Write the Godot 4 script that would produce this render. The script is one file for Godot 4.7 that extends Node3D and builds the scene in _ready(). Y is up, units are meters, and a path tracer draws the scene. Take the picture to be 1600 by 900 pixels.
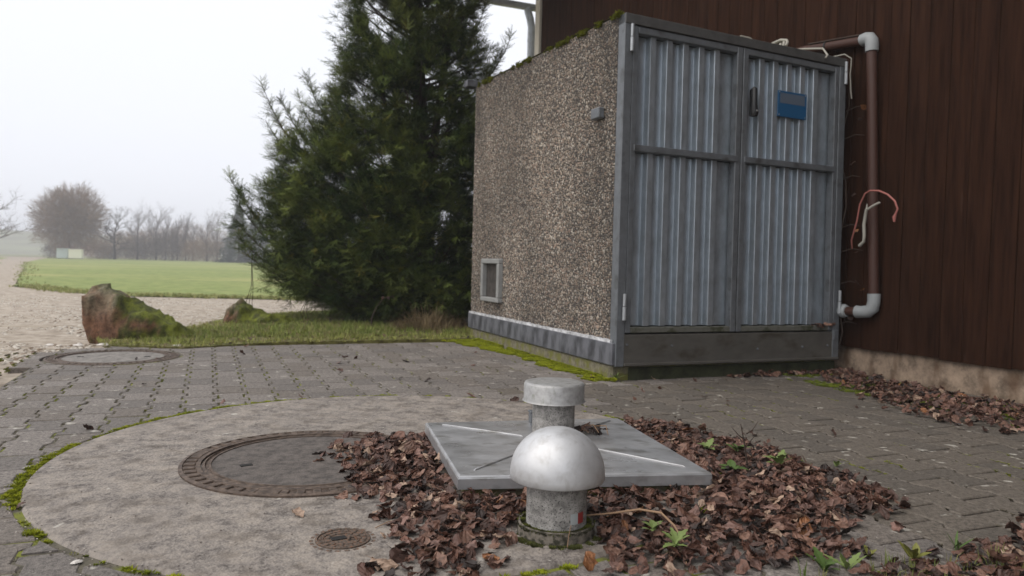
extends Node3D

const TURN := 0.3884            # the cabinet and the barn wall stand turned by this much
var O := Vector3(0.5561, 0.0, -4.035)   # front left foot of the cabinet
var rng := RandomNumberGenerator.new()
var M := {}
var field_rim := []


# ------------------------------------------------------------------ mesh building
class MB:
	var v := PackedVector3Array()
	var c := PackedColorArray()
	var g := PackedInt32Array()
	var smooth := false
	var group := -1

	func tri(a: Vector3, b: Vector3, d: Vector3, col := Color.WHITE) -> void:
		v.append(a); v.append(b); v.append(d)
		c.append(col); c.append(col); c.append(col)
		g.append(group); g.append(group); g.append(group)

	func tri3(a: Vector3, b: Vector3, d: Vector3, ca: Color, cb: Color, cd: Color) -> void:
		v.append(a); v.append(b); v.append(d)
		c.append(ca); c.append(cb); c.append(cd)
		g.append(group); g.append(group); g.append(group)

	func quad(a: Vector3, b: Vector3, d: Vector3, e: Vector3, col := Color.WHITE) -> void:
		tri(a, b, d, col)
		tri(a, d, e, col)

	func box(at: Vector3, size: Vector3, r := 0.0, b := Basis.IDENTITY, col := Color.WHITE) -> void:
		var h := size / 2.0
		r = minf(r, minf(h.x, minf(h.y, h.z)) * 0.9)
		var s := [-1.0, 1.0]
		for ax in 3:
			var u := (ax + 1) % 3
			var w := (ax + 2) % 3
			for sg in s:
				var p := []
				for q in [[-1, -1], [1, -1], [1, 1], [-1, 1]]:
					var x := Vector3.ZERO
					x[ax] = sg * h[ax]
					x[u] = q[0] * (h[u] - r)
					x[w] = q[1] * (h[w] - r)
					p.append(at + b * x)
				if sg > 0:
					quad(p[0], p[3], p[2], p[1], col)
				else:
					quad(p[0], p[1], p[2], p[3], col)
			if r > 0.0:
				for su in s:
					for sw in s:
						var p := []
						for q in [[-1, 0], [1, 0], [1, 1], [-1, 1]]:
							var x := Vector3.ZERO
							x[ax] = q[0] * (h[ax] - r)
							x[u] = su * (h[u] - (r if q[1] else 0.0))
							x[w] = sw * (h[w] - (0.0 if q[1] else r))
							p.append(at + b * x)
						if su * sw > 0:
							quad(p[0], p[3], p[2], p[1], col)
						else:
							quad(p[0], p[1], p[2], p[3], col)
		if r > 0.0:
			for sx in s:
				for sy in s:
					for sz in s:
						var p0 := at + b * Vector3(sx * h.x, sy * (h.y - r), sz * (h.z - r))
						var p1 := at + b * Vector3(sx * (h.x - r), sy * h.y, sz * (h.z - r))
						var p2 := at + b * Vector3(sx * (h.x - r), sy * (h.y - r), sz * h.z)
						if sx * sy * sz > 0:
							tri(p0, p2, p1, col)
						else:
							tri(p0, p1, p2, col)

	func tube(pts: Array, radii: Array, sides := 8, caps := true, col := Color.WHITE) -> void:
		var rings := []
		var side := Vector3.ZERO
		for i in pts.size():
			var d: Vector3 = (pts[mini(i + 1, pts.size() - 1)] - pts[maxi(i - 1, 0)]).normalized()
			if side == Vector3.ZERO:
				side = d.cross(Vector3.UP if absf(d.y) < 0.9 else Vector3.RIGHT).normalized()
			side = (side - d * side.dot(d)).normalized()
			var up := d.cross(side)
			var ring := []
			for k in sides:
				var a := TAU * k / sides
				ring.append(pts[i] + (side * cos(a) + up * sin(a)) * radii[i])
			rings.append(ring)
		for i in pts.size() - 1:
			for k in sides:
				var n := (k + 1) % sides
				quad(rings[i][k], rings[i + 1][k], rings[i + 1][n], rings[i][n], col)
		if caps:
			var keep := group
			if group >= 0:
				group += 900
			for e in [0, pts.size() - 1]:
				for k in range(1, sides - 1):
					if e == 0:
						tri(rings[e][0], rings[e][k], rings[e][k + 1], col)
					else:
						tri(rings[e][0], rings[e][k + 1], rings[e][k], col)
			group = keep

	# profile pieces: each an array of Vector2(radius, height); creases lie between pieces
	func lathe(pieces: Array, segs := 48, at := Vector3.ZERO, col := Color.WHITE) -> void:
		for piece in pieces:
			if smooth:
				group += 1
			for i in piece.size() - 1:
				var p: Vector2 = piece[i]
				var q: Vector2 = piece[i + 1]
				for k in segs:
					var a := TAU * k / segs
					var b := TAU * (k + 1) / segs
					var p0 := at + Vector3(p.x * cos(a), p.y, p.x * sin(a))
					var p1 := at + Vector3(p.x * cos(b), p.y, p.x * sin(b))
					var q0 := at + Vector3(q.x * cos(a), q.y, q.x * sin(a))
					var q1 := at + Vector3(q.x * cos(b), q.y, q.x * sin(b))
					if p.x > 1e-5:
						tri(p0, p1, q1, col)
					if q.x > 1e-5:
						tri(p0, q1, q0, col)

	# a flat plate of any outline (x, z), chamfered along its upper rim
	func slab(poly: PackedVector2Array, top: float, bottom: float, chamfer := 0.0, col := Color.WHITE) -> void:
		var inner := poly
		if chamfer > 0.0:
			var shrunk := Geometry2D.offset_polygon(poly, -chamfer, Geometry2D.JOIN_MITER)
			if shrunk.size() == 1 and shrunk[0].size() >= 3:
				inner = shrunk[0]
		var t := Geometry2D.triangulate_polygon(inner)
		for i in range(0, t.size(), 3):
			tri(p3(inner[t[i]], top), p3(inner[t[i + 1]], top), p3(inner[t[i + 2]], top), col)
		var low := top - chamfer
		if inner.size() == poly.size() and inner != poly:
			var start := 0
			var best := 1e9
			for k in inner.size():
				var d := inner[k].distance_to(poly[0])
				if d < best:
					best = d
					start = k
			var turn := 1
			if (Geometry2D.is_polygon_clockwise(inner)) != (Geometry2D.is_polygon_clockwise(poly)):
				turn = -1
			for i in poly.size():
				var n := (i + 1) % poly.size()
				var a := inner[posmod(start + turn * i, inner.size())]
				var b := inner[posmod(start + turn * (i + 1), inner.size())]
				quad(p3(a, top), p3(b, top), p3(poly[n], low), p3(poly[i], low), col)
		else:
			low = top
			if inner != poly:
				for i in inner.size():
					var n := (i + 1) % inner.size()
					quad(p3(inner[i], top), p3(inner[n], top), p3(inner[n], bottom), p3(inner[i], bottom), col)
				return
		for i in poly.size():
			var n := (i + 1) % poly.size()
			quad(p3(poly[i], low), p3(poly[n], low), p3(poly[n], bottom), p3(poly[i], bottom), col)

	static func p3(q: Vector2, y: float) -> Vector3:
		return Vector3(q.x, y, q.y)

	func warp(f: Callable) -> void:
		for i in v.size():
			v[i] = f.call(v[i])

	func mesh() -> ArrayMesh:
		if not smooth:
			var arrays := []
			arrays.resize(Mesh.ARRAY_MAX)
			arrays[Mesh.ARRAY_VERTEX] = v
			arrays[Mesh.ARRAY_COLOR] = c
			var m := ArrayMesh.new()
			m.add_surface_from_arrays(Mesh.PRIMITIVE_TRIANGLES, arrays)
			return m
		var st := SurfaceTool.new()
		st.begin(Mesh.PRIMITIVE_TRIANGLES)
		for i in v.size():
			st.set_smooth_group(g[i])
			st.set_color(c[i])
			st.add_vertex(v[i])
		st.generate_normals()
		return st.commit()


func mb(smooth := false) -> MB:
	var m := MB.new()
	m.smooth = smooth
	if smooth:
		m.group = 0
	return m


func build(b: MB, called: String, material: Material, parent: Node = null) -> MeshInstance3D:
	return put(b.mesh(), called, material, parent)


func put(mesh: Mesh, called: String, material: Material, parent: Node = null) -> MeshInstance3D:
	var o := MeshInstance3D.new()
	o.name = called
	o.mesh = mesh
	o.material_override = material
	(parent if parent else self).add_child(o, true)
	return o


func thing(called: String, label: String, category: String, at := Vector3.ZERO, turn := 0.0, group := "") -> Node3D:
	var o := Node3D.new()
	o.name = called
	add_child(o, true)
	o.position = at
	o.rotation.y = turn
	return tag(o, label, category, group)


func tag(o: Node3D, label: String, category: String, group := "", kind := "") -> Node3D:
	o.set_meta("label", label)
	o.set_meta("category", category)
	if group:
		o.set_meta("group", group)
	if kind:
		o.set_meta("kind", kind)
	return o


func structure(o: Node3D, label := "", category := "ground") -> Node3D:
	o.set_meta("kind", "structure")
	if label:
		o.set_meta("label", label)
		o.set_meta("category", category)
	return o


func scatter(mesh: Mesh, places: Array, colors: Array, called: String, material: Material, parent: Node = null) -> MultiMeshInstance3D:
	var mm := MultiMesh.new()
	mm.transform_format = MultiMesh.TRANSFORM_3D
	mm.use_colors = true
	mm.mesh = mesh
	mm.instance_count = places.size()
	for i in places.size():
		mm.set_instance_transform(i, places[i])
		mm.set_instance_color(i, colors[i])
	var o := MultiMeshInstance3D.new()
	o.name = called
	o.multimesh = mm
	o.material_override = material
	o.set_meta("kind", "stuff")
	(parent if parent else self).add_child(o, true)
	return o


# ------------------------------------------------------------------ materials
func noise(sd: int, freq: float, octaves := 4, kind := FastNoiseLite.TYPE_SIMPLEX_SMOOTH, gain := 0.55) -> FastNoiseLite:
	var n := FastNoiseLite.new()
	n.seed = sd
	n.noise_type = kind
	n.frequency = freq
	n.fractal_octaves = octaves
	n.fractal_gain = gain
	if octaves <= 1:
		n.fractal_type = FastNoiseLite.FRACTAL_NONE
	return n


func ntex(n: FastNoiseLite, stops: Array, size := 512) -> NoiseTexture2D:
	var t := NoiseTexture2D.new()
	t.width = size
	t.height = size
	t.seamless = true
	t.noise = n
	if stops:
		var gr := Gradient.new()
		var off := PackedFloat32Array()
		var cols := PackedColorArray()
		for s in stops:
			off.append(s[0])
			cols.append(s[1])
		gr.offsets = off
		gr.colors = cols
		t.color_ramp = gr
	return t


func grey(x: float) -> Color:
	return Color(x, x, x)


func lin(r: float, g: float, b: float) -> Color:
	return Color(r, g, b).linear_to_srgb()


func mat(called: String, color: Color, rough := 0.85, metal := 0.0) -> StandardMaterial3D:
	var m := StandardMaterial3D.new()
	m.resource_name = called
	m.albedo_color = color
	m.roughness = rough
	m.metallic = metal
	m.uv1_triplanar = true
	m.uv2_triplanar = true
	m.uv1_triplanar_sharpness = 8.0
	m.uv2_triplanar_sharpness = 8.0
	M[called] = m
	return m


func world_space(m: StandardMaterial3D) -> StandardMaterial3D:
	m.uv1_world_triplanar = true
	m.uv2_world_triplanar = true
	return m


func overlay(m: StandardMaterial3D, tex: Texture2D, scale: Vector3) -> void:
	m.detail_enabled = true
	m.detail_albedo = tex
	m.detail_uv_layer = BaseMaterial3D.DETAIL_UV_2
	m.detail_blend_mode = BaseMaterial3D.BLEND_MODE_MIX
	m.uv2_scale = scale


func relief(m: StandardMaterial3D, tex: Texture2D, cm: float) -> void:
	m.heightmap_enabled = true
	m.heightmap_texture = tex
	m.heightmap_scale = cm


func tinted(called: String, rough := 0.9) -> StandardMaterial3D:
	var m := mat(called, Color.WHITE, rough)
	m.vertex_color_use_as_albedo = true
	return m


func clear(c: Color, a: float) -> Color:
	return Color(c.r, c.g, c.b, a)


func materials() -> void:
	# grain shared by stone-like surfaces
	var grain := ntex(noise(3, 0.010, 7, FastNoiseLite.TYPE_SIMPLEX_SMOOTH, 0.72), [[0.12, grey(0.62)], [0.5, grey(0.86)], [0.88, grey(1.0)]], 1024)
	var bumps := ntex(noise(4, 0.03, 6, FastNoiseLite.TYPE_SIMPLEX_SMOOTH, 0.7), [], 1024)
	# paving: lichen spots over grey concrete block
	var lich := ntex(noise(11, 0.016, 4, FastNoiseLite.TYPE_SIMPLEX_SMOOTH, 0.5), [[0.0, Color(0.8, 0.78, 0.74, 0.0)], [0.82, Color(0.7, 0.68, 0.64, 0.0)], [0.89, Color(0.72, 0.7, 0.66, 0.6)], [1.0, Color(0.8, 0.78, 0.74, 0.8)]], 1024)
	var fine := ntex(noise(13, 0.022, 6, FastNoiseLite.TYPE_SIMPLEX_SMOOTH, 0.95), [[0.2, grey(0.5)], [0.5, grey(0.82)], [0.8, grey(1.0)]], 1024)
	var gritty := ntex(noise(14, 0.1, 3, FastNoiseLite.TYPE_SIMPLEX_SMOOTH, 0.8), [], 1024)
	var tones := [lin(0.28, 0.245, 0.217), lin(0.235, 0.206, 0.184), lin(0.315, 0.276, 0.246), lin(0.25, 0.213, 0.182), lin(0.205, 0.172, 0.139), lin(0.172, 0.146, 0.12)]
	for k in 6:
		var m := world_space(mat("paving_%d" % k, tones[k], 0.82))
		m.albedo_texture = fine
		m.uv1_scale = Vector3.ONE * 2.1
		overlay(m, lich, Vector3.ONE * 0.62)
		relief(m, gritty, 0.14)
	var slabm := world_space(mat("slab", lin(0.365, 0.33, 0.303), 0.85))
	slabm.albedo_texture = ntex(noise(21, 0.006, 8, FastNoiseLite.TYPE_SIMPLEX_SMOOTH, 0.95), [[0.2, Color(0.48, 0.46, 0.45)], [0.42, Color(0.79, 0.78, 0.77)], [0.6, Color(0.9, 0.885, 0.86)], [0.88, Color(1.0, 0.975, 0.94)]], 2048)
	slabm.uv1_scale = Vector3.ONE * 0.55
	overlay(slabm, ntex(noise(22, 0.012, 5, FastNoiseLite.TYPE_SIMPLEX_SMOOTH, 0.6), [[0.0, Color(0.3, 0.27, 0.24, 0.6)], [0.25, Color(0.36, 0.32, 0.28, 0.45)], [0.46, Color(0.5, 0.46, 0.42, 0.0)], [0.8, Color(0.76, 0.74, 0.7, 0.0)], [0.86, Color(0.78, 0.76, 0.72, 0.6)], [1.0, Color(0.84, 0.82, 0.78, 0.8)]], 1024), Vector3.ONE * 0.7)
	relief(slabm, gritty, 0.3)
	var fill := world_space(mat("lid_concrete", lin(0.15, 0.127, 0.113), 0.88))
	fill.albedo_texture = grain
	fill.uv1_scale = Vector3.ONE * 1.7
	relief(fill, bumps, 0.2)
	var fill2 := world_space(mat("pale_lid_concrete", lin(0.29, 0.265, 0.24), 0.88))
	fill2.albedo_texture = grain
	fill2.uv1_scale = Vector3.ONE * 1.3
	var iron := world_space(mat("cast_iron", lin(0.16, 0.13, 0.112), 0.75, 0.1))
	iron.albedo_texture = ntex(noise(31, 0.02, 5), [[0.1, Color(0.55, 0.5, 0.46)], [0.9, Color(1, 0.95, 0.9)]])
	iron.uv1_scale = Vector3.ONE * 3.0
	var rust := world_space(mat("rusty_iron", lin(0.165, 0.14, 0.122), 0.85, 0.05))
	rust.albedo_texture = ntex(noise(32, 0.02, 5), [[0.1, Color(0.5, 0.45, 0.42)], [0.55, Color(0.9, 0.85, 0.8)], [0.8, Color(1.0, 0.75, 0.6)]])
	rust.uv1_scale = Vector3.ONE * 9.0
	mat("dark", lin(0.012, 0.011, 0.01), 0.9)
	var bed := world_space(mat("joint_soil", lin(0.055, 0.046, 0.033), 0.95))
	bed.albedo_texture = grain
	bed.uv1_scale = Vector3.ONE * 1.4
	overlay(bed, ntex(noise(41, 0.012, 4), [[0.0, Color(0.4, 0.42, 0.1, 0.0)], [0.55, Color(0.4, 0.42, 0.1, 0.0)], [0.68, Color(0.42, 0.44, 0.1, 0.8)], [1.0, Color(0.5, 0.52, 0.1, 1.0)]]), Vector3.ONE * 0.5)
	var silt := world_space(mat("joint_silt", lin(0.15, 0.132, 0.095), 0.95))
	silt.albedo_texture = grain
	silt.uv1_scale = Vector3.ONE * 3.0
	overlay(silt, bed.detail_albedo, Vector3.ONE * 0.6)
	# gravel and fields
	var gravel := world_space(mat("gravel", lin(0.47, 0.405, 0.34), 0.95))
	gravel.albedo_texture = ntex(noise(51, 0.014, 7, FastNoiseLite.TYPE_SIMPLEX_SMOOTH, 0.75), [[0.12, Color(0.62, 0.59, 0.55)], [0.5, Color(0.87, 0.86, 0.84)], [0.85, Color(1, 1, 1)]], 1024)
	gravel.uv1_scale = Vector3.ONE * 0.35
	overlay(gravel, ntex(noise(52, 0.02, 4), [[0.0, Color(0.62, 0.57, 0.5, 0.0)], [0.5, Color(0.62, 0.57, 0.5, 0.0)], [0.85, Color(0.58, 0.53, 0.46, 0.7)]]), Vector3(0.04, 0.1, 0.28))
	relief(gravel, bumps, 0.25)
	var grassm := world_space(mat("field_grass", lin(0.235, 0.265, 0.07), 0.95))
	grassm.albedo_texture = ntex(noise(53, 0.02, 6, FastNoiseLite.TYPE_SIMPLEX_SMOOTH, 0.7), [[0.15, Color(0.7, 0.72, 0.6)], [0.5, Color(0.88, 0.92, 0.85)], [0.8, Color(1.0, 0.97, 1.0)]], 1024)
	grassm.uv1_scale = Vector3.ONE * 0.09
	overlay(grassm, ntex(noise(54, 0.01, 4), [[0.0, Color(0.72, 0.68, 0.42, 0.0)], [0.48, Color(0.66, 0.64, 0.4, 0.0)], [0.9, Color(0.68, 0.62, 0.42, 0.6)]]), Vector3(0.012, 0.03, 0.03))
	var far := world_space(mat("farmland", lin(0.22, 0.23, 0.1), 0.95))
	far.albedo_texture = ntex(noise(55, 0.01, 4), [[0.2, Color(0.75, 0.7, 0.6)], [0.8, Color(1, 1, 1)]])
	far.uv1_scale = Vector3(0.004, 0.01, 0.01)
	var verge := world_space(mat("verge_soil", lin(0.17, 0.16, 0.065), 0.95))
	verge.albedo_texture = ntex(noise(56, 0.03, 6), [[0.15, Color(0.55, 0.5, 0.4)], [0.5, Color(0.85, 0.85, 0.7)], [0.8, Color(1.0, 1.0, 0.9)]])
	verge.uv1_scale = Vector3.ONE * 0.9
	# cabinet
	var body := mat("render_coat", lin(0.075, 0.064, 0.056), 0.95)
	body.albedo_texture = grain
	body.uv1_scale = Vector3.ONE * 1.2
	tinted("pebble", 0.75)
	var zinc := mat("zinc", lin(0.45, 0.505, 0.56), 0.34, 0.65)
	zinc.albedo_texture = ntex(noise(61, 0.012, 6, FastNoiseLite.TYPE_SIMPLEX_SMOOTH, 0.65), [[0.12, Color(0.86, 0.855, 0.85)], [0.5, Color(0.94, 0.94, 0.94)], [0.85, Color(1, 1, 1)]])
	zinc.uv1_scale = Vector3(1.6, 0.9, 1.6)
	overlay(zinc, ntex(noise(62, 0.05, 2), [[0.0, Color(0.75, 0.77, 0.79, 0.0)], [0.84, Color(0.72, 0.74, 0.76, 0.0)], [0.94, Color(0.72, 0.74, 0.76, 0.3)]]), Vector3.ONE * 1.3)
	var frame := mat("frame_steel", lin(0.165, 0.176, 0.19), 0.48, 0.3)
	frame.albedo_texture = zinc.albedo_texture
	frame.uv1_scale = Vector3.ONE * 1.5
	overlay(frame, ntex(noise(63, 0.012, 4), [[0.0, Color(0.17, 0.16, 0.13, 0.0)], [0.72, Color(0.22, 0.21, 0.18, 0.0)], [0.95, Color(0.2, 0.19, 0.16, 0.6)]]), Vector3(0.9, 0.9, 0.9))
	var rail := mat("grimy_rail", lin(0.12, 0.118, 0.1), 0.7, 0.1)
	overlay(rail, ntex(noise(67, 0.012, 4), [[0.0, Color(0.2, 0.21, 0.1, 0.0)], [0.45, Color(0.2, 0.21, 0.1, 0.0)], [0.7, Color(0.19, 0.2, 0.09, 0.8)]]), Vector3(1.5, 1.5, 1.5))
	var lint := mat("lintel_steel", lin(0.1, 0.098, 0.096), 0.55, 0.25)
	lint.albedo_texture = zinc.albedo_texture
	lint.uv1_scale = Vector3.ONE * 2.0
	var kick := mat("kick_steel", lin(0.12, 0.112, 0.1), 0.55, 0.25)
	kick.albedo_texture = zinc.albedo_texture
	kick.uv1_scale = Vector3(0.7, 1.4, 0.7)
	overlay(kick, ntex(noise(64, 0.012, 4), [[0.0, Color(0.25, 0.22, 0.17, 0.0)], [0.62, Color(0.25, 0.22, 0.17, 0.0)], [0.9, Color(0.23, 0.2, 0.15, 0.6)]]), Vector3(0.6, 1.1, 0.6))
	var hinge := mat("bright_zinc", lin(0.45, 0.47, 0.49), 0.4, 0.4)
	hinge.albedo_texture = zinc.albedo_texture
	var strip := mat("base_strip", lin(0.155, 0.158, 0.175), 0.6, 0.2)
	strip.albedo_texture = ntex(noise(65, 0.01, 5, FastNoiseLite.TYPE_SIMPLEX_SMOOTH, 0.6), [[0.2, Color(0.6, 0.6, 0.6)], [0.5, Color(0.85, 0.85, 0.85)], [0.75, Color(1.0, 1.0, 1.0)]])
	strip.uv1_scale = Vector3(1.6, 0.8, 1.6)
	mat("mortar_line", lin(0.8, 0.8, 0.82), 0.9).albedo_texture = grain
	var found := mat("foundation", lin(0.26, 0.23, 0.16), 0.92)
	found.albedo_texture = grain
	found.uv1_scale = Vector3.ONE * 2.0
	overlay(found, ntex(noise(66, 0.012, 4), [[0.0, Color(0.4, 0.42, 0.15, 0.0)], [0.5, Color(0.42, 0.42, 0.15, 0.1)], [0.75, Color(0.42, 0.42, 0.12, 0.75)]]), Vector3(1.2, 1.2, 1.2))
	mat("dark_mossy_stone", lin(0.05, 0.055, 0.025), 0.95).albedo_texture = grain  # dark olive colour for the mossy footing
	var ventm := mat("vent_grey", lin(0.3, 0.3, 0.29), 0.6)
	ventm.albedo_texture = zinc.albedo_texture
	mat("black_plastic", lin(0.014, 0.014, 0.015), 0.45)
	mat("sign_blue", lin(0.012, 0.082, 0.19), 0.45)
	mat("sign_faded", lin(0.09, 0.115, 0.155), 0.6)
	mat("keyhole", lin(0.5, 0.5, 0.5), 0.35, 0.6)
	# barn
	var grainw := ntex(noise(71, 0.012, 6, FastNoiseLite.TYPE_SIMPLEX_SMOOTH, 0.65), [[0.12, Color(0.68, 0.65, 0.63)], [0.5, Color(0.87, 0.85, 0.84)], [0.85, Color(1.0, 0.98, 0.96)]], 1024)
	var peel := ntex(noise(72, 0.012, 5), [[0.0, Color(0.45, 0.38, 0.34, 0.0)], [0.8, Color(0.34, 0.25, 0.21, 0.0)], [0.97, Color(0.34, 0.26, 0.22, 0.3)]], 512)
	var wt := [lin(0.042, 0.0185, 0.0102), lin(0.039, 0.017, 0.0092), lin(0.045, 0.0198, 0.011), lin(0.041, 0.0185, 0.0105)]
	for k in 4:
		var m := mat("plank_%d" % k, wt[k], 0.85)
		m.metallic_specular = 0.2
		m.albedo_texture = grainw
		m.uv1_scale = Vector3(1.5, 0.11, 1.5)
		overlay(m, peel, Vector3(2.4, 0.22, 2.4))
		relief(m, grainw, 0.3)
	var plinth := mat("plinth", lin(0.44, 0.325, 0.235), 0.9)
	plinth.albedo_texture = grain
	plinth.uv1_scale = Vector3(0.8, 0.8, 0.8)
	overlay(plinth, ntex(noise(73, 0.012, 4), [[0.0, Color(0.32, 0.24, 0.18, 0.0)], [0.55, Color(0.32, 0.24, 0.18, 0.0)], [0.85, Color(0.35, 0.25, 0.17, 0.7)]]), Vector3(0.8, 0.3, 0.8))
	mat("cream_paint", lin(0.62, 0.56, 0.46), 0.7)
	mat("roof_tile", lin(0.13, 0.07, 0.05), 0.85)
	mat("soffit", lin(0.16, 0.14, 0.12), 0.85)
	var gut := mat("gutter_zinc", lin(0.52, 0.55, 0.58), 0.5, 0.15)
	gut.albedo_texture = zinc.albedo_texture
	mat("brown_plastic", lin(0.055, 0.02, 0.012), 0.6)
	mat("grey_plastic", lin(0.3, 0.315, 0.32), 0.6)
	mat("pink_cable", lin(0.42, 0.15, 0.125), 0.6)
	mat("white_cable", lin(0.38, 0.36, 0.31), 0.65)
	mat("dry_stem", lin(0.32, 0.2, 0.12), 0.8)
	# vents and hatch
	var alu := mat("spun_aluminium", lin(0.6, 0.6, 0.61), 0.58, 0.5)
	alu.roughness_texture = ntex(noise(81, 0.008, 5), [[0.2, grey(0.75)], [0.8, grey(1.0)]])
	alu.albedo_texture = ntex(noise(82, 0.008, 6, FastNoiseLite.TYPE_SIMPLEX_SMOOTH, 0.6), [[0.1, Color(0.9, 0.895, 0.885)], [0.45, Color(0.97, 0.97, 0.97)], [0.8, Color(1, 1, 1)]])
	alu.uv1_scale = Vector3.ONE * 5.0
	overlay(alu, ntex(noise(89, 0.012, 5), [[0.0, Color(0.6, 0.59, 0.56, 0.0)], [0.66, Color(0.6, 0.59, 0.56, 0.0)], [0.95, Color(0.58, 0.56, 0.52, 0.35)]]), Vector3(6.0, 2.0, 6.0))
	var hatch := world_space(mat("hatch_steel", lin(0.46, 0.46, 0.468), 0.42, 0.5))
	hatch.albedo_texture = ntex(noise(83, 0.012, 6, FastNoiseLite.TYPE_SIMPLEX_SMOOTH, 0.65), [[0.12, Color(0.84, 0.835, 0.83)], [0.5, Color(0.94, 0.94, 0.94)], [0.8, Color(1, 1, 1)]])
	hatch.uv1_scale = Vector3(0.8, 1.0, 1.4)
	overlay(hatch, ntex(noise(88, 0.01, 5), [[0.0, Color(0.42, 0.41, 0.38, 0.0)], [0.55, Color(0.42, 0.41, 0.38, 0.0)], [0.8, Color(0.4, 0.385, 0.35, 0.5)], [1.0, Color(0.36, 0.34, 0.3, 0.7)]]), Vector3(1.6, 3.0, 2.6))
	hatch.roughness_texture = ntex(noise(84, 0.01, 5), [[0.2, grey(0.65)], [0.8, grey(1.0)]])
	var capm := mat("vent_cap_metal", lin(0.4, 0.395, 0.39), 0.48, 0.35)
	capm.albedo_texture = hatch.albedo_texture
	capm.uv1_scale = Vector3.ONE * 4.0
	overlay(capm, ntex(noise(85, 0.02, 4), [[0.0, Color(0.24, 0.26, 0.18, 0.0)], [0.66, Color(0.4, 0.41, 0.33, 0.0)], [0.9, Color(0.36, 0.38, 0.28, 0.55)]]), Vector3(5.0, 2.0, 5.0))
	var pipe := mat("lichen_pipe", lin(0.43, 0.41, 0.385), 0.7)
	pipe.albedo_texture = grain
	pipe.uv1_scale = Vector3.ONE * 3.0
	overlay(pipe, ntex(noise(86, 0.075, 3), [[0.0, Color(0.08, 0.07, 0.06, 0.0)], [0.68, Color(0.08, 0.07, 0.06, 0.0)], [0.75, Color(0.1, 0.08, 0.07, 0.9)]], 512), Vector3.ONE * 4.5)
	var collar := mat("collar", lin(0.23, 0.2, 0.16), 0.85)
	collar.albedo_texture = grain
	collar.uv1_scale = Vector3.ONE * 5.0
	overlay(collar, ntex(noise(87, 0.02, 4), [[0.0, Color(0.16, 0.15, 0.08, 0.0)], [0.45, Color(0.16, 0.15, 0.08, 0.0)], [0.7, Color(0.14, 0.14, 0.07, 0.85)]]), Vector3.ONE * 4.0)
	mat("humus", lin(0.03, 0.027, 0.014), 0.95)
	mat("sticker_red", lin(0.3, 0.04, 0.035), 0.6)
	mat("sticker_pale", lin(0.42, 0.45, 0.45), 0.6)
	# plants
	tinted("foliage", 0.85).metallic_specular = 0.3
	var lf := tinted("leaf_litter", 0.62)
	lf.backlight_enabled = true
	lf.backlight = Color(0.12, 0.12, 0.12)
	tinted("moss", 0.95)
	tinted("grass", 0.8)
	tinted("stones", 0.9)
	var bark := mat("bark", lin(0.07, 0.045, 0.033), 0.9)
	bark.albedo_texture = grain
	tinted("twigs", 0.9)
	var rock := tinted("rock", 0.9)
	rock.albedo_texture = grain
	rock.uv1_scale = Vector3.ONE * 2.2
	relief(rock, bumps, 1.2)
	mat("recycling_teal", lin(0.62, 0.7, 0.67), 0.6)
	mat("recycling_cream", lin(0.78, 0.77, 0.6), 0.6)
	mat("post_white", lin(0.7, 0.7, 0.7), 0.6)
	mat("farm_wall", lin(0.55, 0.42, 0.36), 0.8)
	mat("farm_roof", lin(0.3, 0.13, 0.1), 0.8)


# ------------------------------------------------------------------ places
# cabinet axes -> world: u along the doors, d towards the viewer
func at_uv(u: float, y: float, d: float) -> Vector3:
	return O + Basis(Vector3.UP, TURN) * Vector3(u, y, d)


func to_uv(p: Vector3) -> Vector2:      # (u, v) with v away from the viewer
	var q := Basis(Vector3.UP, TURN).inverse() * (p - O)
	return Vector2(q.x, -q.z)


func inside(p: Vector2, poly: PackedVector2Array) -> bool:
	return Geometry2D.is_point_in_polygon(p, poly)


func edge_distance(p: Vector2, poly: PackedVector2Array) -> float:
	var best := 1e9
	for i in poly.size():
		var q := Geometry2D.get_closest_point_to_segment(p, poly[i], poly[(i + 1) % poly.size()])
		best = minf(best, p.distance_to(q))
	return best


func circle(at: Vector2, r: float, n := 96) -> PackedVector2Array:
	var p := PackedVector2Array()
	for k in n:
		p.append(at + Vector2(cos(TAU * k / n), sin(TAU * k / n)) * r)
	return p


func bounds(poly: PackedVector2Array) -> Rect2:
	var r := Rect2(poly[0], Vector2.ZERO)
	for p in poly:
		r = r.expand(p)
	return r


func rf(a: float, b: float) -> float:
	return rng.randf_range(a, b)


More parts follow.
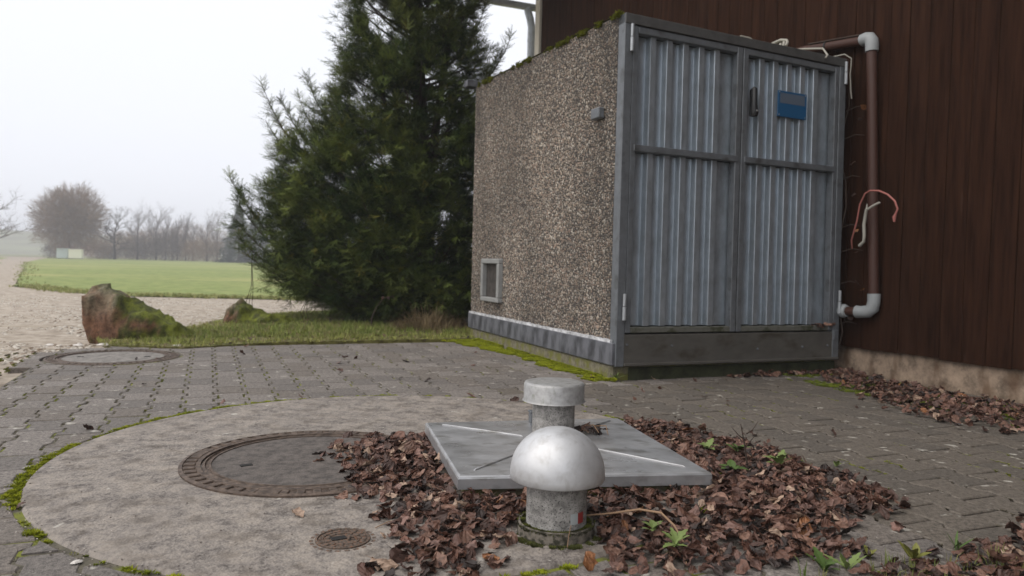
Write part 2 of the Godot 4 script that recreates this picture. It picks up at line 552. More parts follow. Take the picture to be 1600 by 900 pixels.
const DISC := Vector2(-0.376, -2.4)
const DISC_R := 1.012
const COVER := Vector2(-0.603, -2.264)
const COVER_FAR := Vector2(-2.408, -4.497)
var HATCH := PackedVector2Array([Vector2(-0.288, -2.54), Vector2(-0.127, -1.899), Vector2(0.556, -2.0), Vector2(0.402, -2.698)])
const DOME := Vector2(0.115, -1.696)
const VENT := Vector2(0.145, -2.4)
var VERGE := PackedVector2Array([Vector2(-2.7, -5.0), Vector2(-2.2, -4.96), Vector2(-1.73, -5.4), Vector2(-0.4, -6.0), Vector2(0.4, -6.35), Vector2(2.2, -7.2), Vector2(2.0, -9.3), Vector2(-2.3, -8.9), Vector2(-2.9, -7.6), Vector2(-2.75, -6.3), Vector2(-3.1, -5.5)])
var HEAP := PackedVector2Array([Vector2(-0.561, -2.422), Vector2(-0.509, -2.507), Vector2(-0.354, -2.62), Vector2(-0.26, -2.56), Vector2(0.40, -2.76), Vector2(0.49, -2.95), Vector2(0.609, -2.95), Vector2(0.726, -2.738), Vector2(0.859, -2.632), Vector2(0.929, -2.341), Vector2(1.03, -2.207), Vector2(1.056, -2.024), Vector2(0.966, -1.885), Vector2(0.801, -1.737), Vector2(0.76, -1.66), Vector2(0.598, -1.55), Vector2(0.393, -1.48), Vector2(0.25, -1.48), Vector2(0.2, -1.614), Vector2(0.014, -1.655), Vector2(-0.05, -1.49), Vector2(-0.17, -1.38), Vector2(-0.254, -1.523), Vector2(-0.227, -1.607), Vector2(-0.311, -1.863), Vector2(-0.397, -1.924), Vector2(-0.472, -2.108)])
var HEAP_WALL := PackedVector2Array([Vector2(1.873, -4.52), Vector2(2.1, -4.62), Vector2(2.2, -4.176), Vector2(2.38, -3.6), Vector2(2.62, -3.3), Vector2(2.75, -2.7), Vector2(2.13, -2.9), Vector2(1.871, -2.975), Vector2(1.774, -3.174), Vector2(1.762, -3.541), Vector2(1.83, -4.072)])
var HEAP_CORNER := PackedVector2Array([Vector2(1.36, -1.85), Vector2(1.144, -1.715), Vector2(1.061, -1.692), Vector2(0.957, -1.6), Vector2(0.811, -1.557), Vector2(0.72, -1.48), Vector2(0.8, -1.35), Vector2(1.3, -1.4)])


func camera_and_light() -> void:
	var pitch := 0.0314
	var roll := 0.0249
	var right := Vector3.RIGHT
	var up := Vector3(0, cos(pitch), -sin(pitch))
	var fwd := Vector3(0, -sin(pitch), -cos(pitch))
	var cam := Camera3D.new()
	cam.name = "camera"
	cam.keep_aspect = Camera3D.KEEP_HEIGHT
	cam.near = 0.05
	cam.far = 3000.0
	var lens := CameraAttributesPhysical.new()
	lens.frustum_focal_length = 30.93
	lens.frustum_focus_distance = 2.1
	lens.frustum_near = 0.05
	lens.frustum_far = 3000.0
	lens.exposure_aperture = 6.3
	cam.attributes = lens
	add_child(cam)
	cam.fov = rad_to_deg(2.0 * atan(450.0 / 1160.0))
	cam.far = 3000.0
	cam.transform = Transform3D(Basis(right * cos(roll) + up * sin(roll), up * cos(roll) - right * sin(roll), -fwd), Vector3(0, 0.62, 0))
	cam.current = true

	var sky := ProceduralSkyMaterial.new()
	sky.sky_top_color = Color(0.96, 0.975, 1.0)
	sky.sky_horizon_color = Color8(232, 234, 241)
	sky.sky_curve = 0.6
	sky.ground_horizon_color = Color8(190, 190, 190)
	sky.ground_bottom_color = Color8(120, 118, 112)
	sky.sun_angle_max = 1.0
	var env := Environment.new()
	env.background_mode = Environment.BG_SKY
	env.sky = Sky.new()
	env.sky.sky_material = sky
	env.tonemap_mode = Environment.TONE_MAPPER_LINEAR
	env.tonemap_exposure = 1.24
	env.sdfgi_enabled = true
	env.ssao_enabled = true
	env.ssil_enabled = true
	env.fog_enabled = true
	env.fog_mode = Environment.FOG_MODE_EXPONENTIAL
	env.fog_density = 0.0027
	env.fog_light_color = Color8(245, 246, 250)
	var w := WorldEnvironment.new()
	w.name = "world_environment"
	w.environment = env
	add_child(w)

	var sun := DirectionalLight3D.new()
	sun.name = "overcast_sun"
	sun.light_energy = 0.5
	sun.light_angular_distance = 70.0
	sun.light_color = Color(1.0, 0.97, 0.93)
	sun.shadow_enabled = true
	sun.sky_mode = DirectionalLight3D.SKY_MODE_LIGHT_ONLY
	add_child(sun)
	sun.look_at_from_position(Vector3(-5, 7.5, 2.5), Vector3.ZERO)


# ------------------------------------------------------------------ ground
func sheet(called: String, pts: Array, y: float, material: String) -> MeshInstance3D:
	var poly := PackedVector2Array(pts)
	var b := mb()
	var t := Geometry2D.triangulate_polygon(poly)
	for i in range(0, t.size(), 3):
		b.tri(MB.p3(poly[t[i]], y), MB.p3(poly[t[i + 1]], y), MB.p3(poly[t[i + 2]], y))
	var o := build(b, called, M[material])
	structure(o)
	return o


func grounds() -> void:
	structure(sheet("ground", [Vector2(-500, 40), Vector2(500, 40), Vector2(500, -600), Vector2(-500, -600)], -0.05, "farmland"))
	sheet("gravel_track", [Vector2(-16, 6), Vector2(60, 6), Vector2(60, -11.9), Vector2(-3.5, -11.75), Vector2(-6.3, -11.6), Vector2(-9.4, -14.0), Vector2(-34, -52), Vector2(-69, -110.7), Vector2(-75, -110.7), Vector2(-52, -68), Vector2(-30, -34), Vector2(-20, -18)], -0.03, "gravel")
	sheet("grass_median", [Vector2(-12.6, -16.2), Vector2(-13.1, -16.2), Vector2(-36, -50), Vector2(-60, -87), Vector2(-59, -87), Vector2(-35.2, -50)], -0.026, "field_grass")
	var rim := [Vector2(60, -11.9), Vector2(150, -118), Vector2(-72, -118), Vector2(-69, -110.7), Vector2(-34, -52)]
	for k in 60:
		var f := k / 60.0
		rim.append(Vector2(-34, -52).lerp(Vector2(-9.4, -14.0), f) + Vector2(rf(-0.2, 0.2), rf(-0.2, 0.2)) * (1.5 - f))
	for k in 22:
		rim.append(Vector2(-9.4, -14.0).lerp(Vector2(-6.3, -11.6), k / 22.0) + Vector2(rf(-0.09, 0.09), rf(-0.12, 0.12)))
	for k in 90:
		rim.append(Vector2(-6.3 + 0.15 * k, -11.65 - 0.004 * k + rf(-0.16, 0.16)))
	sheet("field", rim, -0.02, "field_grass")
	field_rim = rim
	sheet("meadow", [Vector2(-20.5, -18), Vector2(-29.5, -43), Vector2(-51.5, -72), Vector2(-75.5, -110.7), Vector2(-160, -118), Vector2(-60, -18)], -0.022, "field_grass")
	var b := mb()
	b.slab(VERGE, 0.012, -0.05, 0.0)
	structure(build(b, "grass_verge", M["verge_soil"]))
	# low hills in the mist
	b = mb()
	var prev := Vector3.ZERO
	var n := noise(5, 0.004, 3)
	for k in 61:
		var x := -420.0 + k * 12.0
		var h := 7.0 + 4.0 * n.get_noise_1d(x) + 3.0 * clampf(-(x + 60.0) / 200.0, 0.0, 1.0)
		var p := Vector3(x, h, -330.0)
		if k:
			b.quad(prev, p, Vector3(p.x, -0.05, -270), Vector3(prev.x, -0.05, -270))
			b.quad(prev, p, Vector3(p.x, -0.05, -420), Vector3(prev.x, -0.05, -420))
		prev = p
	structure(build(b, "hills", M["farmland"]))


func stone_outline(u0: float, v0: float) -> PackedVector2Array:
	var w := 0.06375 + 0.0095 - 0.0032
	var n := 0.06375 - 0.0095 - 0.0032
	var l := 0.177
	var g := 0.0036
	var rows := [[g, w], [0.2 * l, w], [0.3 * l, n], [0.7 * l, n], [0.8 * l, w], [l - g, w]]
	var p := PackedVector2Array()
	for r in rows:
		p.append(Vector2(u0 + r[1], -(v0 + r[0])))
	for k in range(5, -1, -1):
		p.append(Vector2(u0 - rows[k][1], -(v0 + rows[k][0])))
	return p


func pavement() -> void:
	var root := Node3D.new()
	root.name = "pavement"
	add_child(root)
	structure(root)
	root.position = O
	root.rotation.y = TURN
	var bed := mb()
	bed.slab(PackedVector2Array([Vector2(-2.93, 3.6), Vector2(2.0, 3.6), Vector2(2.0, 0.3), Vector2(1.75, -0.5), Vector2(0.3, -2.05), Vector2(-2.93, -2.05)]), -0.013, -0.06)
	build(bed, "bedding", M["joint_soil"], root)
	var silt := mb()
	silt.slab(PackedVector2Array([Vector2(-2.925, 3.55), Vector2(-1.1, 3.55), Vector2(-0.75, 0.2), Vector2(-0.9, -2.045), Vector2(-2.925, -2.045)]), -0.0024, -0.02)
	build(silt, "joint_filling", M["joint_silt"], root)
	var inv := Basis(Vector3.UP, TURN).inverse()
	var dc := inv * (Vector3(DISC.x, 0, DISC.y) - O)
	var fc := inv * (Vector3(COVER_FAR.x, 0, COVER_FAR.y) - O)
	var hole := circle(Vector2(dc.x, dc.z), DISC_R + 0.018)
	var hole2 := circle(Vector2(fc.x, fc.z), 0.385, 64)
	var limit := PackedVector2Array([Vector2(-2.92, 3.5), Vector2(1.66, 3.5), Vector2(1.66, -0.2), Vector2(-0.02, -0.2), Vector2(-0.02, -2.03), Vector2(-2.92, -2.03)])
	var eye := Vector3(0, 0.62, 0)
	var whole := []
	for k in 3:
		var b := mb()
		var o := stone_outline(0, -0.0885)
		for i in o.size():
			o[i] += Vector2(rf(-0.0012, 0.0012), rf(-0.0012, 0.0012))
		b.slab(o, 0.0, -0.03, 0.003)
		whole.append(b.mesh())
	var entries := []
	for k in range(-14, 26):
		var u := -0.03 - 0.1275 * k
		for j in range(-22, 14):
			var v := (-2.115 if posmod(k, 2) == 0 else -2.03) + 0.177 * (j + 11)
			var o := stone_outline(u, v)
			var centre := Vector2(u, -(v + 0.0885))
			var world := at_uv(centre.x, 0, centre.y)
			if world.z > -0.9 or v < -3.6:
				continue
			var d1 := centre.distance_to(Vector2(dc.x, dc.z))
			var d2 := centre.distance_to(Vector2(fc.x, fc.z))
			if d1 < DISC_R - 0.13:
				continue
			var cut := false
			var pieces := [o]
			if d1 < DISC_R + 0.16:
				cut = true
				pieces = Geometry2D.clip_polygons(o, hole)
			elif d2 < 0.52:
				cut = true
				pieces = Geometry2D.clip_polygons(o, hole2)
			elif centre.x < -2.8 or centre.x > 1.5 or (centre.y < 0.1 and centre.x > -0.2) or centre.y < -1.9:
				cut = true
				pieces = Geometry2D.intersect_polygons(o, limit)
			for piece in pieces:
				if piece.size() < 3 or absf(area(piece)) < 0.0012:
					continue
				var z := -world.z
				var seen: bool = absf(world.x) < z * 0.72 + 0.1 and z > 1.38
				entries.append([world.distance_to(eye) + (0.0 if seen else 50.0), piece, cut, centre])
	entries.sort_custom(func(a, b): return a[0] < b[0])
	var rest := [mb(), mb(), mb(), mb(), mb(), mb()]
	for i in entries.size():
		var e = entries[i]
		var kind := rng.randi() % 4
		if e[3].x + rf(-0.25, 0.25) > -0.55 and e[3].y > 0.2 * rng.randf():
			kind = 4 + rng.randi() % 2  # browner dirt film, darkened further to paint in shade on this side
		var lift := rf(-0.0008, 0.0018)
		if i < 300:
			var o: MeshInstance3D
			if e[2]:
				var b := mb()
				var moved := PackedVector2Array()
				for q in e[1]:
					moved.append(q - e[3])
				b.slab(moved, 0.0, -0.03, 0.003)
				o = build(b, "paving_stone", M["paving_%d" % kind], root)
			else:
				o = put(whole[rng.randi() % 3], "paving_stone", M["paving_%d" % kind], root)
			o.position = Vector3(e[3].x, lift, e[3].y)
			o.rotation = Vector3(rf(-0.009, 0.009), rf(-0.008, 0.008), rf(-0.011, 0.011))
		else:
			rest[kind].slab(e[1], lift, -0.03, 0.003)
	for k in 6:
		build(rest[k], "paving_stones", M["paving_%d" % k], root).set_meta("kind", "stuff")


func area(p: PackedVector2Array) -> float:
	var s := 0.0
	for i in p.size():
		s += p[i].cross(p[(i + 1) % p.size()])
	return s / 2.0


func concrete_slab() -> void:
	var b := mb(true)
	b.lathe([[Vector2(0, 0.006), Vector2(DISC_R - 0.008, 0.006)], [Vector2(DISC_R - 0.008, 0.006), Vector2(DISC_R, -0.002)], [Vector2(DISC_R, -0.002), Vector2(DISC_R, -0.06)]], 128)
	var o := build(b, "concrete_slab", M["slab"])
	o.position = Vector3(DISC.x, 0, DISC.y)
	tag(o, "large round concrete slab set flush in the paving, edged with bright moss", "slab")


func ring_cover(called: String, label: String, at: Vector2, y: float, r: float, teeth: int, infill: String, turn: float) -> void:
	var t := thing(called, label, "manhole cover", Vector3(at.x, y, at.y), turn)
	var rl := r * 0.83
	var b := mb(true)
	b.lathe([[Vector2(r, -0.02), Vector2(r, 0.005)], [Vector2(r, 0.005), Vector2(r * 0.972, 0.008)], [Vector2(r * 0.972, 0.008), Vector2(r * 0.965, 0.0035)], [Vector2(r * 0.965, 0.0035), Vector2(r * 0.878, 0.0035)], [Vector2(r * 0.878, 0.0035), Vector2(r * 0.872, 0.008)], [Vector2(r * 0.872, 0.008), Vector2(rl + 0.004, 0.008)], [Vector2(rl + 0.004, 0.008), Vector2(rl + 0.004, -0.02)]], 96)
	var f := build(b, "cover_frame", M["cast_iron"], t)
	b = mb()
	for k in teeth:
		var a := TAU * k / teeth
		if k % 13 == 5:
			b.box(Vector3(cos(a), 0, sin(a)) * r * 0.922 + Vector3(0, 0.004, 0), Vector3(r * 0.088, 0.009, 0.062), 0.002, Basis(Vector3.UP, -a))
		else:
			b.box(Vector3(cos(a), 0, sin(a)) * r * 0.922 + Vector3(0, 0.004, 0), Vector3(r * 0.088, 0.008, 0.021), 0.002, Basis(Vector3.UP, -a))
	build(b, "frame_ribs", M["cast_iron"], f).set_meta("kind", "stuff")
	b = mb(true)
	b.lathe([[Vector2(rl, -0.02), Vector2(rl, 0.004)], [Vector2(rl, 0.004), Vector2(rl * 0.975, 0.008)], [Vector2(rl * 0.975, 0.008), Vector2(rl * 0.965, 0.003)], [Vector2(rl * 0.965, 0.003), Vector2(rl * 0.945, 0.003)], [Vector2(rl * 0.945, 0.003), Vector2(rl * 0.94, 0.007)], [Vector2(rl * 0.94, 0.007), Vector2(rl * 0.92, 0.007)], [Vector2(rl * 0.92, 0.007), Vector2(rl * 0.92, -0.01)]], 96)
	var l := build(b, "cover_lid", M["cast_iron"], t)
	b = mb(true)
	b.lathe([[Vector2(0, 0.006), Vector2(rl * 0.6, 0.0055), Vector2(rl * 0.92, 0.004)]], 64)
	build(b, "concrete_infill", M[infill], l)
	for s in [-1.0, 1.0]:
		b = mb()
		b.box(Vector3(s * rl * 0.62, 0.0062, 0), Vector3(0.035, 0.003, 0.02), 0.001)
		build(b, "lifting_hole", M["dark"], l)


func small_cover() -> void:
	var t := thing("valve_cover", "small rusty round iron valve cover with a block pattern, set in the concrete slab", "valve cover", Vector3(-0.359, 0.006, -1.618), 0.5)
	var r := 0.06
	var b := mb(true)
	b.lathe([[Vector2(r, -0.01), Vector2(r, 0.003)], [Vector2(r, 0.003), Vector2(r * 0.92, 0.004)], [Vector2(r * 0.92, 0.004), Vector2(r * 0.9, 0.001)], [Vector2(r * 0.9, 0.001), Vector2(0, 0.001)]], 48)
	var lid := build(b, "cover_plate", M["rusty_iron"], t)
	b = mb()
	for ring in [[0.78, 16], [0.57, 11]]:
		for k in ring[1]:
			var a: float = TAU * (k + 0.5 * ring[1]) / ring[1]
			b.box(Vector3(cos(a), 0, sin(a)) * r * ring[0] + Vector3(0, 0.002, 0), Vector3(0.010, 0.0018, 0.015), 0.0006, Basis(Vector3.UP, -a))
	build(b, "raised_blocks", M["rusty_iron"], lid).set_meta("kind", "stuff")
	b = mb()
	b.box(Vector3(-0.008, 0.002, -0.006), Vector3(0.034, 0.002, 0.02), 0.0005)
	build(b, "slot", M["dark"], lid)
	b = mb()
	b.tube([Vector3(0.008, 0.002, 0.014), Vector3(0.014, 0.007, 0.012), Vector3(0.022, 0.007, 0.014), Vector3(0.026, 0.002, 0.02)], [0.003, 0.003, 0.003, 0.003], 6)
	build(b, "lifting_loop", M["rusty_iron"], lid)
	# outer ring of set blocks round it
	b = mb()
	for k in 22:
		var a := TAU * k / 22.0
		b.box(Vector3(cos(a), 0, sin(a)) * r * 1.13 + Vector3(0, -0.0012, 0), Vector3(0.009, 0.003, 0.013), 0.0008, Basis(Vector3.UP, -a))
	build(b, "surround", M["rusty_iron"], t).set_meta("kind", "stuff")


# ------------------------------------------------------------------ hatch and vents
func hatch() -> void:
	var c := (HATCH[0] + HATCH[1] + HATCH[2] + HATCH[3]) / 4.0
	var t := thing("hatch_cover", "square grey sheet steel hatch cover with two crossing diagonal creases, among the leaves", "hatch", Vector3(c.x, 0, c.y))
	var b := mb()
	var top := 0.070
	var mid := Vector3(0, 0.079, 0)
	var p := []
	for q in HATCH:
		p.append(q - c)
	for i in 4:
		var n := (i + 1) % 4
		var d0: Vector2 = p[i].normalized()
		var d1: Vector2 = p[n].normalized()
		var a := MB.p3(p[i] - d0 * 0.010, top + 0.0002)
		var e := MB.p3(p[n] - d1 * 0.010, top + 0.0002)
		b.tri(mid, a, e)
		var a2 := MB.p3(p[i] - d0 * 0.003, top - 0.0025)
		var e2 := MB.p3(p[n] - d1 * 0.003, top - 0.0025)
		b.quad(a, a2, e2, e)
		var a3 := MB.p3(p[i], top - 0.007)
		var e3 := MB.p3(p[n], top - 0.007)
		b.quad(a2, a3, e3, e2)
		var a4 := MB.p3(p[i], top - 0.034)
		var e4 := MB.p3(p[n], top - 0.034)
		b.quad(a3, a4, e4, e3)
		b.quad(a4, MB.p3(p[i] - d0 * 0.02, top - 0.034), MB.p3(p[n] - d1 * 0.02, top - 0.034), e4)
	build(b, "lid_sheet", M["hatch_steel"], t)
	for i in 4:
		b = mb(true)
		var d: Vector2 = p[i]
		var a := MB.p3(d * 0.84, top + 0.0015)
		var e := MB.p3(d * 0.22, top + 0.0072)
		b.tube([a.lerp(e, -0.03) - Vector3(0, 0.003, 0), a, a.lerp(e, 0.5), e, a.lerp(e, 1.03) - Vector3(0, 0.004, 0)], [0.002, 0.0042, 0.0046, 0.0042, 0.002], 8)
		build(b, "crease", M["hatch_steel"], t)
	b = mb()
	var under := PackedVector2Array()
	for q in p:
		under.append(q * 0.93)
	b.slab(under, top - 0.02, 0.004)
	build(b, "curb", M["foundation"], t)


func vents() -> void:
	var t := thing("dome_vent", "domed silver metal ventilation cap on a speckled grey pipe, nearest the viewer", "vent pipe", Vector3(DOME.x, 0.006, DOME.y))
	var b := mb(true)
	var R := 0.1087
	var y0 := 0.130
	var prof := [Vector2(R - 0.004, y0 - 0.004)]
	prof = []
	for k in 15:
		var a := PI / 2 * k / 14.0
		prof.append(Vector2(R * cos(a), y0 + 0.012 + 0.102 * sin(a)))
	prof[14].x = 0.0
	b.lathe([[Vector2(R - 0.003, y0 - 0.002), Vector2(R - 0.001, y0 - 0.003), Vector2(R + 0.0005, y0 - 0.001), Vector2(R, y0 + 0.012)] + prof.slice(1), [Vector2(R - 0.003, y0 - 0.002), Vector2(R - 0.004, y0 + 0.02), Vector2(R * 0.7, y0 + 0.07), Vector2(0.0, y0 + 0.1)]], 72)
	build(b, "dome_cap", M["spun_aluminium"], t)
	b = mb(true)
	b.lathe([[Vector2(0.0695, 0.0), Vector2(0.0695, y0 + 0.05)], [Vector2(0.0695, y0 + 0.05), Vector2(0.064, y0 + 0.05)], [Vector2(0.064, y0 + 0.05), Vector2(0.064, 0.02)]], 56)
	var pipe := build(b, "pipe", M["lichen_pipe"], t)
	b = mb(true)
	b.lathe([[Vector2(0.090, -0.004), Vector2(0.088, 0.012), Vector2(0.0875, 0.026)], [Vector2(0.0875, 0.026), Vector2(0.0845, 0.0285), Vector2(0.082, 0.026)], [Vector2(0.082, 0.026), Vector2(0.081, 0.012)]], 56)
	build(b, "collar", M["collar"], t)
	b = mb(true)
	b.lathe([[Vector2(0.083, 0.015), Vector2(0.078, 0.02), Vector2(0.069, 0.026)]], 40)
	build(b, "dirt_filling", M["humus"], t)
	for s in [[1.02, 0.16, "sticker_pale"], [0.74, 0.15, "sticker_red"]]:
		b = mb(true)
		for k in 5:
			var a0: float = s[0] - s[1] * 0.9 + s[1] * 1.8 * k / 5.0
			var a1: float = s[0] - s[1] * 0.9 + s[1] * 1.8 * (k + 1) / 5.0
			var q := 0.0702
			b.quad(Vector3(q * cos(a0), 0.038, q * sin(a0)), Vector3(q * cos(a0), 0.062, q * sin(a0)), Vector3(q * cos(a1), 0.064, q * sin(a1)), Vector3(q * cos(a1), 0.039, q * sin(a1)))
		build(b, "sticker", M[s[2]], pipe)
	# the cylindrical one
	t = thing("capped_vent", "flat topped grey cylinder ventilation cap on a pipe through the steel hatch", "vent pipe", Vector3(VENT.x, 0, VENT.y))
	b = mb(true)
	R = 0.0985
	var h := 0.245
	b.lathe([[Vector2(0, h + 0.004), Vector2(R * 0.6, h + 0.003), Vector2(R - 0.012, h), Vector2(R - 0.004, h - 0.002), Vector2(R, h - 0.008), Vector2(R, h - 0.056), Vector2(R + 0.004, h - 0.062)], [Vector2(R + 0.004, h - 0.062), Vector2(R - 0.002, h - 0.063)], [Vector2(R - 0.002, h - 0.063), Vector2(R - 0.004, h - 0.02)]], 72)
	build(b, "flat_cap", M["vent_cap_metal"], t)
	b = mb(true)
	b.lathe([[Vector2(0.0685, 0.03), Vector2(0.0685, h - 0.01)]], 56)
	build(b, "pipe", M["lichen_pipe"], t)
	# little dark block behind it
	b = mb()
	b.box(Vector3(0, 0.018, 0), Vector3(0.032, 0.036, 0.03), 0.003)
	b.box(Vector3(0, 0.04, 0), Vector3(0.036, 0.008, 0.034), 0.002)
	var o := build(b, "hinge_block", M["frame_steel"])
	o.position = Vector3(0.088, 0.071, -2.57)
	o.rotation.y = 0.3
	tag(o, "small dark grey block on the back of the hatch beside the flat topped vent", "metal block")
	b = mb()
	b.tube([Vector3(0.075, 0.078, -2.52), Vector3(0.085, 0.081, -2.48), Vector3(0.1, 0.079, -2.46)], [0.003, 0.003, 0.003], 6)
	tag(build(b, "bent_wire", M["frame_steel"]), "short bent wire lying on the hatch left of the flat topped vent", "wire")


# ------------------------------------------------------------------ cabinet
func sag(p: Vector3) -> Vector3:      # the old steel front has settled towards its right
	var s := p.x / 1.59
	return Vector3(p.x - 0.026 * s * p.y / 2.0, p.y - 0.05 * s * pow(clampf(p.y / 1.98, 0.0, 1.1), 2.5), p.z)


func roof_y(v: float) -> float:
	return lerpf(1.985, 2.095, v / 2.367)


func cabinet() -> void:
	var t := thing("electric_cabinet", "tall pebble dashed utility cabinet with grey corrugated steel double doors against the barn", "utility cabinet", O, TURN)
	var W := 1.59
	var L := 2.367
	# walls: left, back, right, each with thickness
	var b := mb()
	var y0 := 0.205
	var lw := [Vector3(0, y0, -0.035), Vector3(0, y0, -L), Vector3(0, roof_y(L), -L), Vector3(0, roof_y(0), -0.035)]
	var ins := Vector3(0.1, 0, 0)
	b.quad(lw[0], lw[1], lw[2], lw[3])
	b.quad(lw[0] + ins, lw[1] + ins, lw[2] + ins, lw[3] + ins)
	for i in 4:
		b.quad(lw[i], lw[(i + 1) % 4], lw[(i + 1) % 4] + ins, lw[i] + ins)
	var side := build(b, "side_wall", M["render_coat"], t)
	b = mb()
	b.box(Vector3(W / 2, (y0 + 2.09) / 2, -L + 0.05), Vector3(W - 0.2, 2.09 - y0, 0.1))
	b.box(Vector3(W - 0.05, (y0 + 2.0) / 2, -L / 2 - 0.02), Vector3(0.098, 1.93 - y0, L - 0.05))
	build(b, "rear_walls", M["render_coat"], t)
	b = mb()
	b.quad(Vector3(0.004, 1.94, -0.04), Vector3(W - 0.05, 1.88, -0.04), Vector3(W - 0.05, 2.085, -L), Vector3(0.004, roof_y(L) + 0.004, -L))
	b.quad(Vector3(0.004, roof_y(0.04) + 0.012, -0.04), Vector3(W - 0.05, 1.935, -0.04), Vector3(W - 0.05, 2.09, -L), Vector3(0.004, roof_y(L) + 0.012, -L))
	b.quad(Vector3(0.004, 1.94, -0.04), Vector3(W - 0.05, 1.88, -0.04), Vector3(W - 0.05, 1.935, -0.04), Vector3(0.004, roof_y(0.04) + 0.012, -0.04))
	build(b, "roof_slab", M["foundation"], t)
	b = mb()
	b.box(Vector3(0.45, roof_y(L) + 0.02, -L - 0.035), Vector3(1.06, 0.055, 0.09), 0.004)
	build(b, "roof_flashing", M["strip" if M.has("strip") else "base_strip"], t)
	# pebbles
	b = mb()
	var ico := []
	for k in 6:
		var a := TAU * k / 6.0
		ico.append(Vector3(0, cos(a), sin(a)))
	for k in 6:
		b.tri(Vector3(-0.75, 0.1, 0), ico[k] * 0.72 + Vector3(-0.5, 0, 0), ico[(k + 1) % 6] * 0.72 + Vector3(-0.5, 0, 0))
		b.quad(ico[k] * 0.72 + Vector3(-0.5, 0, 0), ico[k], ico[(k + 1) % 6], ico[(k + 1) % 6] * 0.72 + Vector3(-0.5, 0, 0))
	var pm := b.mesh()
	var places := []
	var cols := []
	var dirt := noise(9, 0.9, 4)
	var tones := [Color(0.36, 0.285, 0.215), Color(0.35, 0.25, 0.19), Color(0.58, 0.52, 0.44), Color(0.22, 0.195, 0.17), Color(0.1, 0.086, 0.072), Color(0.28, 0.228, 0.18), Color(0.44, 0.365, 0.285), Color(0.15, 0.122, 0.1)]
	var step := 0.0116
	var vv := 0.04
	while vv < L - 0.004:
		var y := y0 + 0.012
		while y < roof_y(vv) - 0.004:
			var pv := vv + rf(-0.005, 0.005)
			var py := y + rf(-0.005, 0.005)
			y += step
			if pv > 1.655 and pv < 2.055 and py > 0.325 and py < 0.665:
				continue
			if py < y0 + 0.008 + 0.006 * sin(pv * 40.0):
				continue
			var s := rf(0.0036, 0.0086)
			var bs := Basis(Vector3.RIGHT, rf(0, TAU)) * Basis.from_scale(Vector3(rf(0.003, 0.006), s * rf(0.7, 1.2), s))
			places.append(Transform3D(bs, Vector3(0.0, py, -pv)))
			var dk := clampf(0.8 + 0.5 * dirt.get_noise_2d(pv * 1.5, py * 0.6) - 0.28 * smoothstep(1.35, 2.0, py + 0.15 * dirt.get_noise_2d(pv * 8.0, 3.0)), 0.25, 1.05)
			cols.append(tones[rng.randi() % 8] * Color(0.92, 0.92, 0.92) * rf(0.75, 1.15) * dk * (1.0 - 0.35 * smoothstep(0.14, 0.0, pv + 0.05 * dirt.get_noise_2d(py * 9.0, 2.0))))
		vv += step
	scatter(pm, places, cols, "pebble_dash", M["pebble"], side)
	# base strip with its pale mortar line, foundation
	b = mb()
	b.box(Vector3(-0.004, 0.147, -L / 2 + 0.005), Vector3(0.03, 0.122, L + 0.04), 0.004)
	b.box(Vector3(0.026, 0.147, 0.0), Vector3(0.05, 0.122, 0.045), 0.004)
	build(b, "base_strip", M["base_strip"], t)
	b = mb()
	var prev := 0.0
	for k in 120:
		var v0 := L * k / 120.0
		var hh := 0.012 + 0.010 * absf(dirt.get_noise_1d(v0 * 60.0)) + rf(0, 0.004)
		b.box(Vector3(-0.009 + rf(-0.001, 0.001), 0.208 + hh / 2, -v0 - L / 240), Vector3(0.014, hh, L / 120.0))
	build(b, "mortar_line", M["mortar_line"], t)
	b = mb()
	b.box(Vector3(W / 2, 0.03, -L / 2), Vector3(W + 0.01, 0.108, L), 0.012)
	build(b, "foundation", M["foundation"], t)
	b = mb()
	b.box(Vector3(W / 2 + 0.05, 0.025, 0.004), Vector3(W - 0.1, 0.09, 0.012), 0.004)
	build(b, "mossy_footing", M["dark_mossy_stone"], t)
	# vent opening in the side wall
	b = mb()
	for s in [[1.855, 0.643, 0.39, 0.038], [1.855, 0.346, 0.39, 0.034], [1.681, 0.4945, 0.042, 0.259], [2.029, 0.4945, 0.042, 0.259]]:
		b.box(Vector3(-0.012, s[1], -s[0]), Vector3(0.05, s[3], s[2]), 0.005)
	var vf := build(b, "vent_frame", M["vent_grey"], t)
	b = mb()
	b.box(Vector3(0.012, 0.4945, -1.855), Vector3(0.02, 0.27, 0.31))
	build(b, "vent_panel", M["vent_grey"], vf)
	b = mb()
	b.box(Vector3(-0.022, 1.482, -0.206), Vector3(0.04, 0.062, 0.095), 0.006)
	build(b, "wall_bracket", M["frame_steel"], t)
	# steel front: outer frame
	b = mb()
	b.box(Vector3(0.026, 1.03, 0), Vector3(0.052, 1.90, 0.07), 0.003)
	b.warp(sag)
	build(b, "door_post", M["frame_steel"], t)
	b = mb()
	b.box(Vector3(W - 0.026, 1.03, 0), Vector3(0.052, 1.90, 0.07), 0.003)
	b.warp(sag)
	build(b, "door_post", M["frame_steel"], t)
	b = mb()
	b.box(Vector3(W / 2, 1.953, 0.002), Vector3(W, 0.054, 0.076), 0.003)
	b.warp(sag)
	build(b, "lintel", M["lintel_steel"], t)
	b = mb()
	b.box(Vector3(W / 2 + 0.02, 0.17, 0.012), Vector3(W - 0.06, 0.170, 0.04), 0.004)
	b.box(Vector3(W / 2 + 0.02, 0.091, 0.02), Vector3(W - 0.06, 0.014, 0.055), 0.002)
	var kick := build(b, "kick_plate", M["kick_steel"], t)
